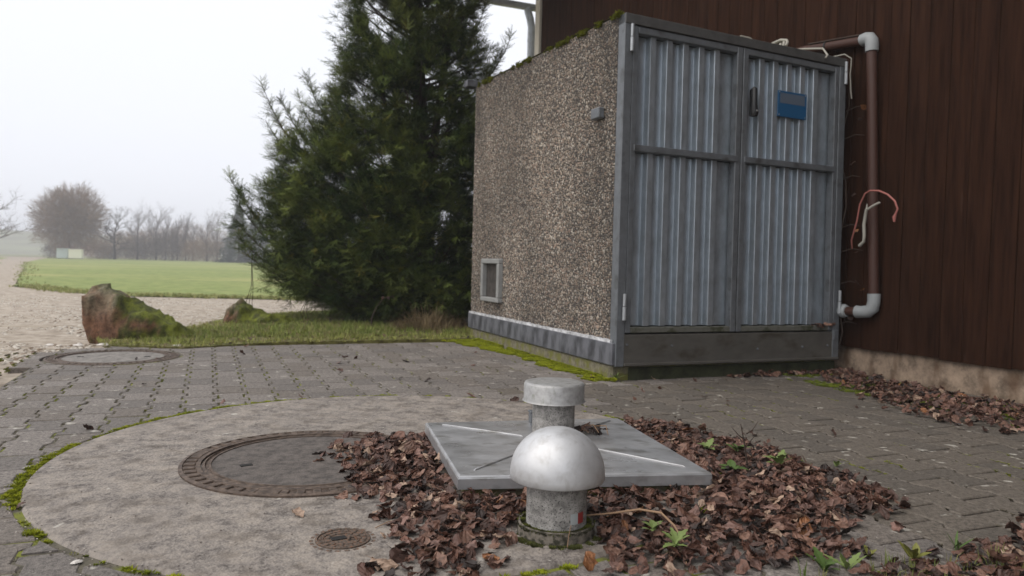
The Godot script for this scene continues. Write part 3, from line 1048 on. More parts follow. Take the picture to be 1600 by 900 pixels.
	for s in [[0.36, 0.19], [0.96, 0.16], [1.3, 0.165], [1.5, 0.17], [0.07, 0.2]]:
		b = mb(true)
		b.tube([Vector3(s[0], s[1], 0.03), Vector3(s[0], s[1], 0.039)], [0.007, 0.006], 8)
		build(b, "bolt", M["frame_steel"], kick)
	b = mb()
	b.box(Vector3(W - 0.03, 0.235, 0.014), Vector3(0.035, 0.06, 0.05), 0.003)
	build(b, "lower_bracket", M["frame_steel"], kick)
	# dark inside behind the panels
	b = mb()
	b.box(Vector3(W / 2, 1.08, -0.06), Vector3(W - 0.12, 1.66, 0.01))
	build(b, "inner_sheet", M["dark"], t)
	for leaf in 2:
		var ul := 0.055 if leaf == 0 else 0.802
		var ur := 0.796 if leaf == 0 else 1.535
		b = mb()
		var bw := 0.034 if leaf == 0 else 0.036
		b.box(Vector3(ul + bw / 2, 1.0925, 0.008), Vector3(bw, 1.659, 0.05), 0.003)
		var rw := 0.038 if leaf == 0 else 0.030
		b.box(Vector3(ur - rw / 2, 1.0925, 0.008), Vector3(rw, 1.659, 0.05), 0.003)
		b.box(Vector3((ul + ur) / 2, 1.903, 0.009), Vector3(ur - ul - bw - rw, 0.036, 0.047), 0.003)
		b.warp(sag)
		var door := build(b, "door_leaf", M["frame_steel"], t)
		door.set_meta("label", "left steel door leaf" if leaf == 0 else "right steel door leaf with a blue plate and black handle")
		b = mb()
		b.box(Vector3((ul + bw + ur - rw) / 2, 0.279, 0.009), Vector3(ur - ul - bw - rw, 0.031, 0.047), 0.003)
		b.warp(sag)
		build(b, "bottom_rail", M["grimy_rail"], door)
		b = mb()
		b.box(Vector3((ul + ur) / 2, 1.269, 0.014), Vector3(ur - ul - 0.04, 0.036, 0.05), 0.003)
		b.warp(sag)
		build(b, "crossbar", M["frame_steel"], door)
		for half in 2:
			var ya := 0.30 if half == 0 else 1.288
			var yb := 1.250 if half == 0 else 1.884
			b = mb()
			var xs := [ul + bw * 0.5]
			var zs := [-0.024]
			for k in 5:
				var c0: float = (0.190 + 0.108 * k) if leaf == 0 else (0.946 + 0.1035 * k)
				for q in [[-0.0305, -0.024], [-0.0285, -0.022], [-0.0195, 0.010], [-0.0175, 0.0128], [0.0165, 0.0128], [0.0185, 0.010], [0.0255, -0.022], [0.0275, -0.024]]:
					xs.append(c0 + q[0] + 0.008)
					zs.append(q[1])
			xs.append(ur - rw * 0.5)
			zs.append(-0.024)
			for i in xs.size() - 1:
				for seg in 3:
					var s0: float = lerpf(ya, yb, seg / 3.0)
					var s1: float = lerpf(ya, yb, (seg + 1) / 3.0)
					b.quad(Vector3(xs[i], s0, zs[i]), Vector3(xs[i], s1, zs[i]), Vector3(xs[i + 1], s1, zs[i + 1]), Vector3(xs[i + 1], s0, zs[i + 1]))
			b.warp(sag)
			build(b, "corrugated_panel", M["zinc"], door)
		for hh in [1.852, 0.41]:
			b = mb(true)
			var hu := 0.036 if leaf == 0 else W - 0.02
			var yy: float = hh if leaf == 0 else hh + 0.035
			b.tube([Vector3(hu, yy - 0.075, 0.052), Vector3(hu, yy - 0.002, 0.052)], [0.0105, 0.0105], 12)
			b.group += 1
			b.tube([Vector3(hu, yy + 0.002, 0.052), Vector3(hu, yy + 0.068, 0.052)], [0.0095, 0.0095], 12)
			b.warp(sag)
			build(b, "hinge", M["bright_zinc"], door)
		if leaf == 1:
			b = mb(true)
			b.tube([Vector3(0.868, 1.69, 0.046), Vector3(0.868, 1.685, 0.050), Vector3(0.868, 1.60, 0.052), Vector3(0.868, 1.545, 0.054), Vector3(0.868, 1.522, 0.052)], [0.012, 0.018, 0.017, 0.026, 0.018], 12)
			b.group += 1
			b.box(Vector3(0.868, 1.605, 0.036), Vector3(0.034, 0.16, 0.02), 0.005)
			b.warp(sag)
			var hd := build(b, "handle", M["black_plastic"], door)
			b = mb(true)
			b.tube([Vector3(0.868, 1.553, 0.072), Vector3(0.868, 1.553, 0.082)], [0.006, 0.005], 10)
			b.warp(sag)
			build(b, "lock_cylinder", M["keyhole"], hd)
			b = mb()
			b.box(Vector3(1.178, 1.633, 0.022), Vector3(0.222, 0.158, 0.006), 0.002)
			b.warp(sag)
			var sg := build(b, "sign_plate", M["sign_blue"], door)
			sg.set_meta("label", "blue rectangular metal plate with a faded grey field")
			b = mb()
			b.box(Vector3(1.178, 1.668, 0.0248), Vector3(0.19, 0.062, 0.0015))
			b.warp(sag)
			build(b, "faded_field", M["sign_faded"], sg)
			for q in [[1.078, 1.702], [1.278, 1.702], [1.078, 1.565], [1.278, 1.565]]:
				b = mb(true)
				b.tube([Vector3(q[0], q[1], 0.024), Vector3(q[0], q[1], 0.027)], [0.004, 0.003], 8)
				b.warp(sag)
				build(b, "rivet", M["keyhole"], sg)


# ------------------------------------------------------------------ barn
const WALL_U := 1.68


func barn_roof_y(d: float) -> float:     # height of the wall top at d (towards the viewer)
	return 4.12 + 0.48 * ((d + 5.0) if d < 4.5 else (14.0 - d))


func barn() -> void:
	var t := thing("timber_barn", "dark brown timber clad barn with a concrete plinth filling the right side", "barn", O, TURN)
	var d := -4.83
	while d < 13.8:  # runs on unseen behind the viewer, lengthened to darken the right side
		var w := rf(0.125, 0.15)
		var proud := rf(0.0, 0.0035)
		var low := 0.16 + rf(-0.004, 0.004)
		var a := d + 0.0013
		var e := d + w - 0.0013
		var b := mb()
		# a box whose top follows the gable
		var x0 := WALL_U - proud
		var x1 := WALL_U + 0.03
		var c := 0.0022
		var ha := barn_roof_y(a) - 0.02
		var he := barn_roof_y(e) - 0.02
		b.quad(Vector3(x0, low, a + c), Vector3(x0, ha, a + c), Vector3(x0, he, e - c), Vector3(x0, low, e - c))
		b.quad(Vector3(x0, low, a + c), Vector3(x0, ha, a + c), Vector3(x0 + c, ha, a), Vector3(x0 + c, low, a))
		b.quad(Vector3(x0, low, e - c), Vector3(x0, he, e - c), Vector3(x0 + c, he, e), Vector3(x0 + c, low, e))
		b.quad(Vector3(x0 + c, low, a), Vector3(x0 + c, ha, a), Vector3(x1, ha, a), Vector3(x1, low, a))
		b.quad(Vector3(x0 + c, low, e), Vector3(x0 + c, he, e), Vector3(x1, he, e), Vector3(x1, low, e))
		b.quad(Vector3(x0, low, a + c), Vector3(x0, low, e - c), Vector3(x1, low, e), Vector3(x1, low, a))
		build(b, "plank", M["plank_%d" % (rng.randi() % 4)], t)
		d += w
	var b := mb()
	for k in 24:        # backing wall, stepped to the gable
		var d0 := -4.95 + 18.8 * k / 24.0
		var d1 := -4.95 + 18.8 * (k + 1) / 24.0
		var h := minf(barn_roof_y(d0), barn_roof_y(d1)) - 0.02
		b.quad(Vector3(WALL_U + 0.032, 0.1, d0), Vector3(WALL_U + 0.032, h, d0), Vector3(WALL_U + 0.032, h, d1), Vector3(WALL_U + 0.032, 0.1, d1))
	b.box(Vector3(WALL_U + 4.0, 2.0, -4.9), Vector3(7.9, 3.9, 0.1))
	b.box(Vector3(WALL_U + 4.0, 2.0, 13.8), Vector3(7.9, 3.9, 0.1))
	b.box(Vector3(WALL_U + 8.0, 2.0, 4.45), Vector3(0.1, 3.9, 18.8))
	build(b, "wall", M["plank_1"], t)
	b = mb()
	b.box(Vector3(WALL_U + 0.13, 0.05, 4.45), Vector3(0.2, 0.24, 18.8), 0.01)
	build(b, "plinth", M["plinth"], t)
	b = mb()
	b.box(Vector3(WALL_U - 0.005, 2.05, -4.9), Vector3(0.05, 3.78, 0.13), 0.004)
	build(b, "corner_board", M["cream_paint"], t)
	# roof with a wide verge, widened out of view to deepen the shade below
	var over := 1.45
	var roof := mb()
	var sof := mb()
	for s in 2:
		var da := -5.12 if s == 0 else 14.12
		var db := 4.5
		var ya := 4.12 + 0.48 * (da + 5.0) if s == 0 else 4.12 + 0.48 * (14.0 - da)
		var yb := 4.12 + 0.48 * 9.5
		var x0 := WALL_U - over
		var x1 := WALL_U + 9.0
		for layer in [[0.0, sof], [0.03, roof], [0.16, roof]]:
			var q: MB = layer[1]
			q.quad(Vector3(x0, ya + layer[0], da), Vector3(x1, ya + layer[0], da), Vector3(x1, yb + layer[0], db), Vector3(x0, yb + layer[0], db))
		roof.quad(Vector3(x0, ya, da), Vector3(x1, ya, da), Vector3(x1, ya + 0.16, da), Vector3(x0, ya + 0.16, da))
		for x in [x0, x1]:
			roof.quad(Vector3(x, ya, da), Vector3(x, yb, db), Vector3(x, yb + 0.16, db), Vector3(x, ya + 0.16, da))
	var rn := build(roof, "roof", M["roof_tile"], t)
	build(sof, "soffit", M["soffit"], rn)
	# gutter along the far eave, its end standing out past the gable
	b = mb(true)
	var gx0 := WALL_U - over - 0.05
	var gx1 := WALL_U + 9.0
	var prev := []
	for k in 9:
		var a := PI + PI * k / 8.0
		var y := 3.86 + 0.065 * sin(a)
		var z := -5.10 + 0.065 * cos(a)
		if k:
			b.quad(Vector3(gx0, prev[0], prev[1]), Vector3(gx1, prev[0], prev[1]), Vector3(gx1, y, z), Vector3(gx0, y, z))
		prev = [y, z]
	b.group = -1
	for k in 8:
		var a := PI + PI * k / 8.0
		var e := PI + PI * (k + 1) / 8.0
		b.tri(Vector3(gx0, 3.86, -5.10), Vector3(gx0, 3.86 + 0.065 * sin(a), -5.10 + 0.065 * cos(a)), Vector3(gx0, 3.86 + 0.065 * sin(e), -5.10 + 0.065 * cos(e)))
	var gut := build(b, "gutter", M["gutter_zinc"], t)
	b = mb()
	b.box(Vector3(1.03, 3.785, -5.10), Vector3(0.02, 0.05, 0.02))
	build(b, "gutter_bracket", M["dark"], gut)
	b = mb(true)
	b.tube([Vector3(1.60, 3.86, -5.10), Vector3(1.605, 3.78, -5.09), Vector3(1.63, 3.68, -5.07), Vector3(1.645, 3.58, -5.06), Vector3(1.645, 3.48, -5.06), Vector3(1.645, 0.05, -5.06)], [0.047, 0.047, 0.047, 0.047, 0.047, 0.047], 20)
	b.group += 1
	b.tube([Vector3(1.645, 3.40, -5.06), Vector3(1.645, 3.44, -5.06)], [0.0505, 0.0505], 20)
	build(b, "downspout", M["gutter_zinc"], t)


func wall_fittings() -> void:
	# brown pipe
	var t := thing("drain_pipe", "brown plastic pipe with grey elbows running along and down the barn wall", "pipe", O, TURN)
	var px := 1.632
	var b := mb(true)
	b.tube([Vector3(px, 0.47, 0.245), Vector3(px, 1.99, 0.155)], [0.030, 0.030], 18)
	build(b, "pipe_section", M["brown_plastic"], t)
	b = mb(true)
	b.tube([Vector3(px, 2.035, 0.12), Vector3(px, 2.10, -0.38), Vector3(px - 0.02, 2.14, -1.2)], [0.030, 0.030, 0.030], 18)
	build(b, "pipe_section", M["brown_plastic"], t)
	b = mb(true)
	b.tube([Vector3(px, 2.04, 0.085), Vector3(px, 2.042, 0.115), Vector3(px, 2.036, 0.14), Vector3(px, 2.018, 0.155), Vector3(px, 1.995, 0.158), Vector3(px, 1.955, 0.159)], [0.037, 0.038, 0.038, 0.038, 0.038, 0.037], 20)
	build(b, "elbow", M["grey_plastic"], t)
	b = mb(true)
	b.tube([Vector3(px, 0.50, 0.244), Vector3(px, 0.455, 0.246), Vector3(px, 0.415, 0.238), Vector3(px - 0.005, 0.392, 0.21), Vector3(px - 0.015, 0.387, 0.17), Vector3(px - 0.02, 0.386, 0.14)], [0.037, 0.036, 0.038, 0.038, 0.036, 0.038], 20)
	build(b, "elbow", M["grey_plastic"], t)
	b = mb(true)
	b.tube([Vector3(px - 0.02, 0.386, 0.15), Vector3(px - 0.03, 0.385, 0.0)], [0.027, 0.027], 16)
	build(b, "pipe_section", M["brown_plastic"], t)
	b = mb(true)
	b.tube([Vector3(px - 0.028, 0.385, 0.075), Vector3(px - 0.029, 0.385, 0.055), Vector3(px - 0.03, 0.385, 0.045), Vector3(px - 0.03, 0.385, 0.01)], [0.034, 0.043, 0.043, 0.034], 18)
	build(b, "pipe_collar", M["grey_plastic"], t)
	for s in [[2.082, -0.2], [2.12, -0.75]]:
		b = mb(true)
		b.tube([Vector3(px, s[0] - 0.003, s[1]), Vector3(px, s[0] - 0.004, s[1] + 0.012)], [0.034, 0.034], 16)
		build(b, "clip", M["black_plastic"], t)
	# a thin dark lath lying along the upper pipe
	b = mb()
	b.box(Vector3(px - 0.012, 2.098, -0.13), Vector3(0.03, 0.010, 0.42), 0.003, Basis(Vector3.RIGHT, 0.13))
	tag(build_uv(b, "wooden_lath", "bark"), "thin weathered lath lying along the upper brown pipe", "lath")
	# cables
	b = mb(true)
	b.tube([Vector3(1.60, 0.772, 0.10), Vector3(1.565, 0.82, 0.125), Vector3(1.545, 0.93, 0.178), Vector3(1.54, 1.03, 0.20), Vector3(1.54, 1.092, 0.235), Vector3(1.54, 1.106, 0.27), Vector3(1.545, 1.10, 0.33), Vector3(1.55, 1.075, 0.385), Vector3(1.555, 1.035, 0.43), Vector3(1.56, 0.99, 0.447), Vector3(1.565, 0.96, 0.43)], [0.0045, 0.0045, 0.0045, 0.0045, 0.0045, 0.005, 0.0055, 0.0055, 0.0055, 0.0055, 0.0055], 8)
	b.group += 1
	b.tube([Vector3(1.565, 0.965, 0.432), Vector3(1.567, 0.945, 0.42), Vector3(1.567, 0.918, 0.422)], [0.006, 0.011, 0.006], 6)
	tag(build_uv(b, "pink_cable", "pink_cable"), "thin pink cable end arching out from the wall across the brown pipe", "cable")
	b = mb(true)
	b.tube([Vector3(1.545, 1.033, 0.335), Vector3(1.545, 1.015, 0.29), Vector3(1.545, 0.995, 0.245), Vector3(1.548, 0.91, 0.228), Vector3(1.55, 0.84, 0.232), Vector3(1.555, 0.81, 0.225), Vector3(1.56, 0.785, 0.19)], [0.006, 0.0085, 0.009, 0.0095, 0.0095, 0.0085, 0.010], 8)
	b.group += 1
	b.tube([Vector3(1.545, 0.995, 0.245), Vector3(1.543, 1.03, 0.25)], [0.007, 0.003], 6)
	tag(build_uv(b, "white_cable", "white_cable"), "short stiff dirty white cable end hanging before the brown pipe", "cable")
	# bundle on the roof of the cabinet
	b = mb(true)
	var pts := []
	var rad := []
	for k in 26:
		var a := TAU * k / 11.0
		pts.append(Vector3(1.30 + 0.016 * sin(k * 1.7), 1.985 + 0.052 + 0.047 * cos(a), -0.30 + 0.055 * sin(a) + 0.0025 * k))
		rad.append(0.0095)
	b.tube(pts, rad, 6)
	b.group += 1
	b.tube([Vector3(1.27, 2.06, -0.3), Vector3(1.2, 2.045, -0.31), Vector3(1.12, 2.095, -0.33), Vector3(1.05, 2.10, -0.33)], [0.009, 0.008, 0.007, 0.005], 6)
	b.group += 1
	b.tube([Vector3(1.27, 2.02, -0.25), Vector3(1.2, 2.0, -0.2), Vector3(1.14, 2.02, -0.25)], [0.014, 0.016, 0.006], 6)
	b.group += 1
	b.tube([Vector3(1.31, 2.02, -0.25), Vector3(1.36, 2.0, -0.1), Vector3(1.385, 1.975, 0.02), Vector3(1.395, 1.93, 0.05), Vector3(1.38, 1.91, 0.05)], [0.006, 0.006, 0.006, 0.006, 0.006], 6)
	tag(build_uv(b, "cable_bundle", "white_cable"), "coiled off-white cable bundle on top of the cabinet roof", "cable")
	b = mb(true)
	b.tube([Vector3(1.50, 1.95, -0.05), Vector3(1.54, 1.955, 0.04), Vector3(1.575, 1.93, 0.06), Vector3(1.585, 1.89, 0.05), Vector3(1.58, 1.84, 0.05), Vector3(1.585, 1.74, 0.055), Vector3(1.60, 1.69, 0.05)], [0.004, 0.004, 0.004, 0.004, 0.004, 0.004, 0.004], 6)
	tag(build_uv(b, "loose_wire", "white_cable"), "thin pale wire looping down over the top right corner of the cabinet", "wire")
	# withered creeper between cabinet and wall
	t = thing("withered_creeper", "withered creeper with a few orange leaves in the gap right of the cabinet doors", "plant", O, TURN)
	b = mb(true)
	var stem := []
	var sr := []
	for k in 12:
		stem.append(Vector3(1.60 + 0.012 * sin(k * 2.1), 0.1 + 0.155 * k, 0.01 + 0.03 * sin(k * 1.3)))
		sr.append(0.004)
	b.tube(stem, sr, 5)
	for s in [[0.55, 0.1], [0.9, 0.09], [1.62, 0.11], [1.45, 0.1], [1.2, 0.08], [0.3, 0.1], [0.75, 0.12]]:
		b.group += 1
		b.tube([Vector3(1.6, s[0], 0.01), Vector3(1.62, s[0] + 0.02, 0.01 + s[1] * 0.6), Vector3(1.64, s[0] + 0.01, 0.02 + s[1])], [0.0035, 0.003, 0.002], 5)
	build(b, "stem", M["bark"], t)
	for s in [[1.63, 0.12, 0], [1.60, 0.16, 0], [1.56, 0.1, 1], [0.52, 0.17, 0], [0.56, 0.13, 1], [0.88, 0.1, 0], [0.75, 0.11, 1], [1.1, 0.07, 1], [0.35, 0.08, 1], [1.3, 0.05, 1]]:
		var o := put(leaf_meshes[rng.randi() % leaf_meshes.size()], "withered_leaf", leaf_mats[4 if s[2] == 0 else 1], t)
		o.transform = Transform3D(Basis.from_euler(Vector3(rf(-1, 1), rf(0, 6), rf(-1, 1))) * 0.8, Vector3(1.625, s[0], s[1]))


func build_uv(b: MB, called: String, material: String) -> MeshInstance3D:
	var o := build(b, called, M[material])
	o.position = O
	o.rotation.y = TURN
	return o


# ------------------------------------------------------------------ leaves
var leaf_meshes := []
var leaf_mats := []
const LEAF_TONES := [Color(0.155, 0.074, 0.05), Color(0.083, 0.043, 0.032), Color(0.225, 0.124, 0.088), Color(0.4, 0.28, 0.205), Color(0.3, 0.13, 0.053), Color(0.036, 0.022, 0.018), Color(0.116, 0.056, 0.04), Color(0.21, 0.117, 0.092)]


func make_leaves() -> void:
	for k in 12:
		var b := mb()
		var ln := rf(0.040, 0.06)
		var wd := ln * rf(0.30, 0.44)
		var curl := rf(-0.9, 1.7)
		var bend := rf(-1.5, 1.5)
		var twist := rf(-1.1, 1.1)
		var fold := rf(0.0012, 0.0034)
		if k % 3 == 0:
			curl *= 0.4
			bend *= 0.5
			twist *= 0.4
			fold *= 0.5
		var rows := []
		var n := 6
		for i in n + 1:
			var s := float(i) / n
			var w := wd * pow(sin(PI * (0.06 + 0.94 * pow(s, 0.8))), 0.75) * rf(0.72, 1.22)
			if i == n:
				w = 0.0006
			var a := bend * (s - 0.5)
			var c := Vector3(0, 0.014 * (1.0 - cos(a * 2.0)) * signf(bend) + rf(-0.0012, 0.0012), ln * (s - 0.5) * cos(a * 0.7))
			var row := []
			var qn := 0
			for q in [-1.0, -0.62, -0.28, 0.0, 0.3, 0.64, 1.0]:
				var ang: float = curl * absf(q)
				var x: float = q * w * (sin(ang) / ang if absf(ang) > 0.01 else 1.0)
				var y: float = w * absf(q) * (1.0 - cos(ang)) / (ang if absf(ang) > 0.01 else 1.0) * 1.3
				y += fold * (1.0 if (qn + i) % 2 else -1.0) * absf(q) + rf(-0.0016, 0.0016)
				qn += 1
				var p := Vector3(x, y, rf(-0.003, 0.003) * absf(q)).rotated(Vector3.BACK, twist * (s - 0.5))
				row.append(c + p)
			rows.append(row)
		for i in n:
			for j in 6:
				b.quad(rows[i][j], rows[i + 1][j], rows[i + 1][j + 1], rows[i][j + 1])
		var st0: Vector3 = rows[0][3]
		var st1 := st0 + Vector3(rf(-0.006, 0.006), rf(-0.002, 0.006), -rf(0.012, 0.022))
		b.tri(st0 - Vector3(0.0007, 0, 0), st1, st0 + Vector3(0.0007, 0, 0))
		b.tri(st0 - Vector3(0, 0.0007, 0), st1, st0 + Vector3(0, 0.0007, 0))
		leaf_meshes.append(b.mesh())
	var mottle := ntex(noise(95, 0.02, 4), [[0.15, Color(0.7, 0.68, 0.66)], [0.5, Color(0.93, 0.92, 0.91)], [0.85, Color(1, 1, 1)]], 256)
	M["leaf_litter"].albedo_texture = mottle
	M["leaf_litter"].uv1_scale = Vector3.ONE * 12.0
	for k in LEAF_TONES.size():
		var m := mat("leaf_tone_%d" % k, Color(LEAF_TONES[k].r, LEAF_TONES[k].g, LEAF_TONES[k].b).linear_to_srgb(), 0.6)
		m.backlight_enabled = true
		m.backlight = Color(0.12, 0.12, 0.12)
		m.albedo_texture = mottle
		m.uv1_scale = Vector3.ONE * 12.0
		leaf_mats.append(m)


func leaf_place(p: Vector2, y: float, tilt: float) -> Transform3D:
	var bs := Basis(Vector3.UP, rf(0, TAU)) * Basis(Vector3.RIGHT, rf(-tilt, tilt)) * Basis(Vector3.BACK, rf(-tilt, tilt))
	if rng.randf() < 0.4:
		bs = bs * Basis(Vector3.BACK, PI)
	return Transform3D(bs * Basis.from_scale(Vector3.ONE * (rf(0.42, 0.88) if rng.randf() < 0.88 else rf(0.88, 1.15))), Vector3(p.x, y, p.y))


func leaf_tone() -> int:
	var r := rng.randf()
	if r < 0.24: return 0
	if r < 0.42: return 1
	if r < 0.56: return 2
	if r < 0.62: return 3
	if r < 0.63: return 4
	if r < 0.76: return 5
	if r < 0.9: return 6
	return 7


func heap(poly: PackedVector2Array, per_m2: float, height: float, ragged: float) -> Array:
	var out := []
	var bb := bounds(poly).grow(0.06)
	var count := int(per_m2 * bb.get_area())
	var n := noise(17, 3.0, 3)
	for i in count:
		var p := bb.position + Vector2(rng.randf(), rng.randf()) * bb.size
		var ins := inside(p, poly)
		var ed := edge_distance(p, poly) * (1.0 if ins else -1.0)
		ed += ragged * n.get_noise_2d(p.x * 3.0, p.y * 3.0)
		if ed < -0.035 or (ed < 0.02 and rng.randf() > 0.25):
			continue
		if inside(p, HATCH):
			continue
		if p.distance_to(DOME) < 0.105 or p.distance_to(DOME + Vector2(0.015, 0.12)) < 0.085:
			continue
		if to_uv(Vector3(p.x, 0, p.y)).x > WALL_U - 0.01:
			continue
		var hh := height * clampf(ed / 0.14, 0.0, 1.0) * (0.7 + 0.6 * n.get_noise_2d(p.x * 2.0 + 9.0, p.y * 2.0))
		var hd := edge_distance(p, HATCH)
		if hd < 0.06:
			hh = minf(hh, 0.026)
		var layer := rng.randf()
		out.append([p, 0.012 + hh * layer, layer])
	return out


func leaves() -> void:
	var eye := Vector3(0, 0.62, 0)
	var candidates := []
	var bulk := []
	var sets := [heap(HEAP, 3100, 0.034, 0.085), heap(HEAP_WALL, 1300, 0.03, 0.16), heap(HEAP_CORNER, 2000, 0.03, 0.09)]
	for k in 3:
		for e in sets[k]:
			var w := Vector3(e[0].x, e[1], e[0].y)
			var seen: bool = absf(w.x) < -w.z * 0.69 and w.z < -1.42
			if e[2] > 0.72 and seen:
				candidates.append([w.distance_to(eye), e, k])
			else:
				bulk.append(e)
	# thin litter: single leaves strewn round about
	candidates.sort_custom(func(a, b): return a[0] < b[0])
	var tone_words := ["reddish brown", "dark brown", "light brown", "pale tan", "orange", "blackish brown", "chestnut brown", "dusty rose brown"]
	var words := ["in the heap left of the domed vent", "in the heap right of the domed vent and hatch", "in the drift along the barn plinth", "in the heap at the lower right corner"]
	var groups := ["leaves heaped left of the domed vent", "leaves heaped right of the domed vent", "leaves drifted along the barn plinth", "leaves in the lower right corner"]
	for i in candidates.size():
		var e = candidates[i][1]
		if i >= 290:
			bulk.append(e)
			continue
		var z: int = [(0 if e[0].x < DOME.x else 1), 2, 3][candidates[i][2]]
		var tone := leaf_tone()
		var o := put(leaf_meshes[rng.randi() % 12], "dry_leaf", leaf_mats[tone])
		o.transform = leaf_place(e[0], e[1], 0.75)
		tag(o, "%s withered leaf %s" % [tone_words[tone], words[z]], "leaf", groups[z])
	# strewn ones
	for i in 60:
		var p := Vector2(rf(-2.4, 1.6), rf(-5.2, -1.5))
		if p.distance_to(DISC) < 1.0 or p.x > 1.2 and p.y < -3.4:
			continue
		bulk.append([p, 0.008, 1.0])
	for i in 110:      # before the cabinet footing
		var uu := rf(0.75, 1.62)
		var w := at_uv(uu, 0, rf(0.01, 0.09) + 0.10 * maxf(0.0, uu - 1.3) * rng.randf() * 3.0)
		bulk.append([Vector2(w.x, w.z), rf(0.005, 0.02), 1.0])
	for i in 16:       # on the sill of the right door
		var w := at_uv(rf(1.36, 1.56), 0, rf(0.03, 0.04))
		bulk.append([Vector2(w.x, w.z), rf(0.288, 0.305), 1.0])
	for i in 240:      # under the tree
		var p := Vector2(rf(-2.6, 0.3), rf(-7.4, -5.1))
		if inside(p, VERGE):
			bulk.append([p, 0.02, 1.0])
	var places := []
	var cols := []
	for j in 12:
		places.append([])
		cols.append([])
	for e in bulk:
		var j := rng.randi() % 12
		places[j].append(leaf_place(e[0], e[1], 0.8))
		var t := leaf_tone()
		cols[j].append(LEAF_TONES[t] * rf(0.75, 1.25))
	var root := thing("leaf_litter", "brown withered leaves lying in heaps round the hatch and along the barn", "leaves")
	root.set_meta("kind", "stuff")
	for j in 12:
		scatter(leaf_meshes[j], places[j], cols[j], "leaves", M["leaf_litter"], root)
	# ones that stand out
	var single := [
		[Vector2(-0.498, -1.76), 0.012, 3, 0.8, Vector3(0.25, 0.9, 0.1), "single pale curled leaf lying alone on the bare concrete slab"],
		[Vector2(-0.005, -1.615), 0.022, 3, 1.35, Vector3(0.45, 2.4, -0.2), "large tan leaf leaning at the left foot of the domed vent"],
		[Vector2(0.172, -1.49), 0.02, 4, 0.75, Vector3(1.35, 0.2, 0.0), "orange leaf standing upright on the bare patch before the domed vent"],
		[Vector2(-0.24, -1.47), 0.02, 3, 1.2, Vector3(0.2, 1.5, 0.1), "broad pale leaf at the lower left tip of the leaf heap"],
	]
	for s in single:
		var o := put(leaf_meshes[[0, 3, 5, 7][single.find(s)]], "dry_leaf", leaf_mats[s[2]])
		o.transform = Transform3D(Basis.from_euler(s[4]) * Basis.from_scale(Vector3.ONE * s[3]), Vector3(s[0].x, s[1], s[0].y))
		tag(o, s[5], "leaf")
	var t := thing("leaf_clump", "dark withered leaf clump caught on the hatch right of the flat topped vent", "leaves", Vector3(0.255, 0.078, -2.42))
	for k in 9:
		var o := put(leaf_meshes[k], "withered_leaf", leaf_mats[[5, 1, 5, 3, 1, 5, 6, 5, 2][k]], t)
		o.transform = Transform3D(Basis.from_euler(Vector3(rf(-0.8, 0.8), rf(0, 6), rf(-0.8, 0.8))) * 0.85, Vector3(rf(-0.06, 0.07), rf(0.005, 0.022), rf(-0.025, 0.025)))
	var b := mb(true)
	b.tube([Vector3(0, 0.02, 0.0), Vector3(0.02, 0.03, 0.03), Vector3(0.035, 0.01, 0.05)], [0.002, 0.002, 0.001], 5)
	b.tube([Vector3(0.03, 0.02, 0.0), Vector3(0.06, 0.028, 0.03), Vector3(0.065, 0.004, 0.055)], [0.002, 0.002, 0.001], 5)
	build(b, "stalk", M["dry_stem"], t)


# ------------------------------------------------------------------ moss, grass, stones
func tuft_mesh(n: int, r: float, spread: float) -> ArrayMesh:
	var b := mb()
	for k in n:
		var a := TAU * k / n + rf(-0.3, 0.3)
		var q := Vector3(cos(a), 0, sin(a)) * rf(0.0, r)
		var tip := q + Vector3(cos(a) * spread, 1, sin(a) * spread) * r * rf(0.5, 1.0)
		var side := Vector3(-sin(a), 0, cos(a)) * r * 0.35
		b.tri(q - side, tip, q + side)
		b.tri(q - Vector3(cos(a), 0, sin(a)) * r * 0.35, tip, q + Vector3(cos(a), 0, sin(a)) * r * 0.35)
	return b.mesh()


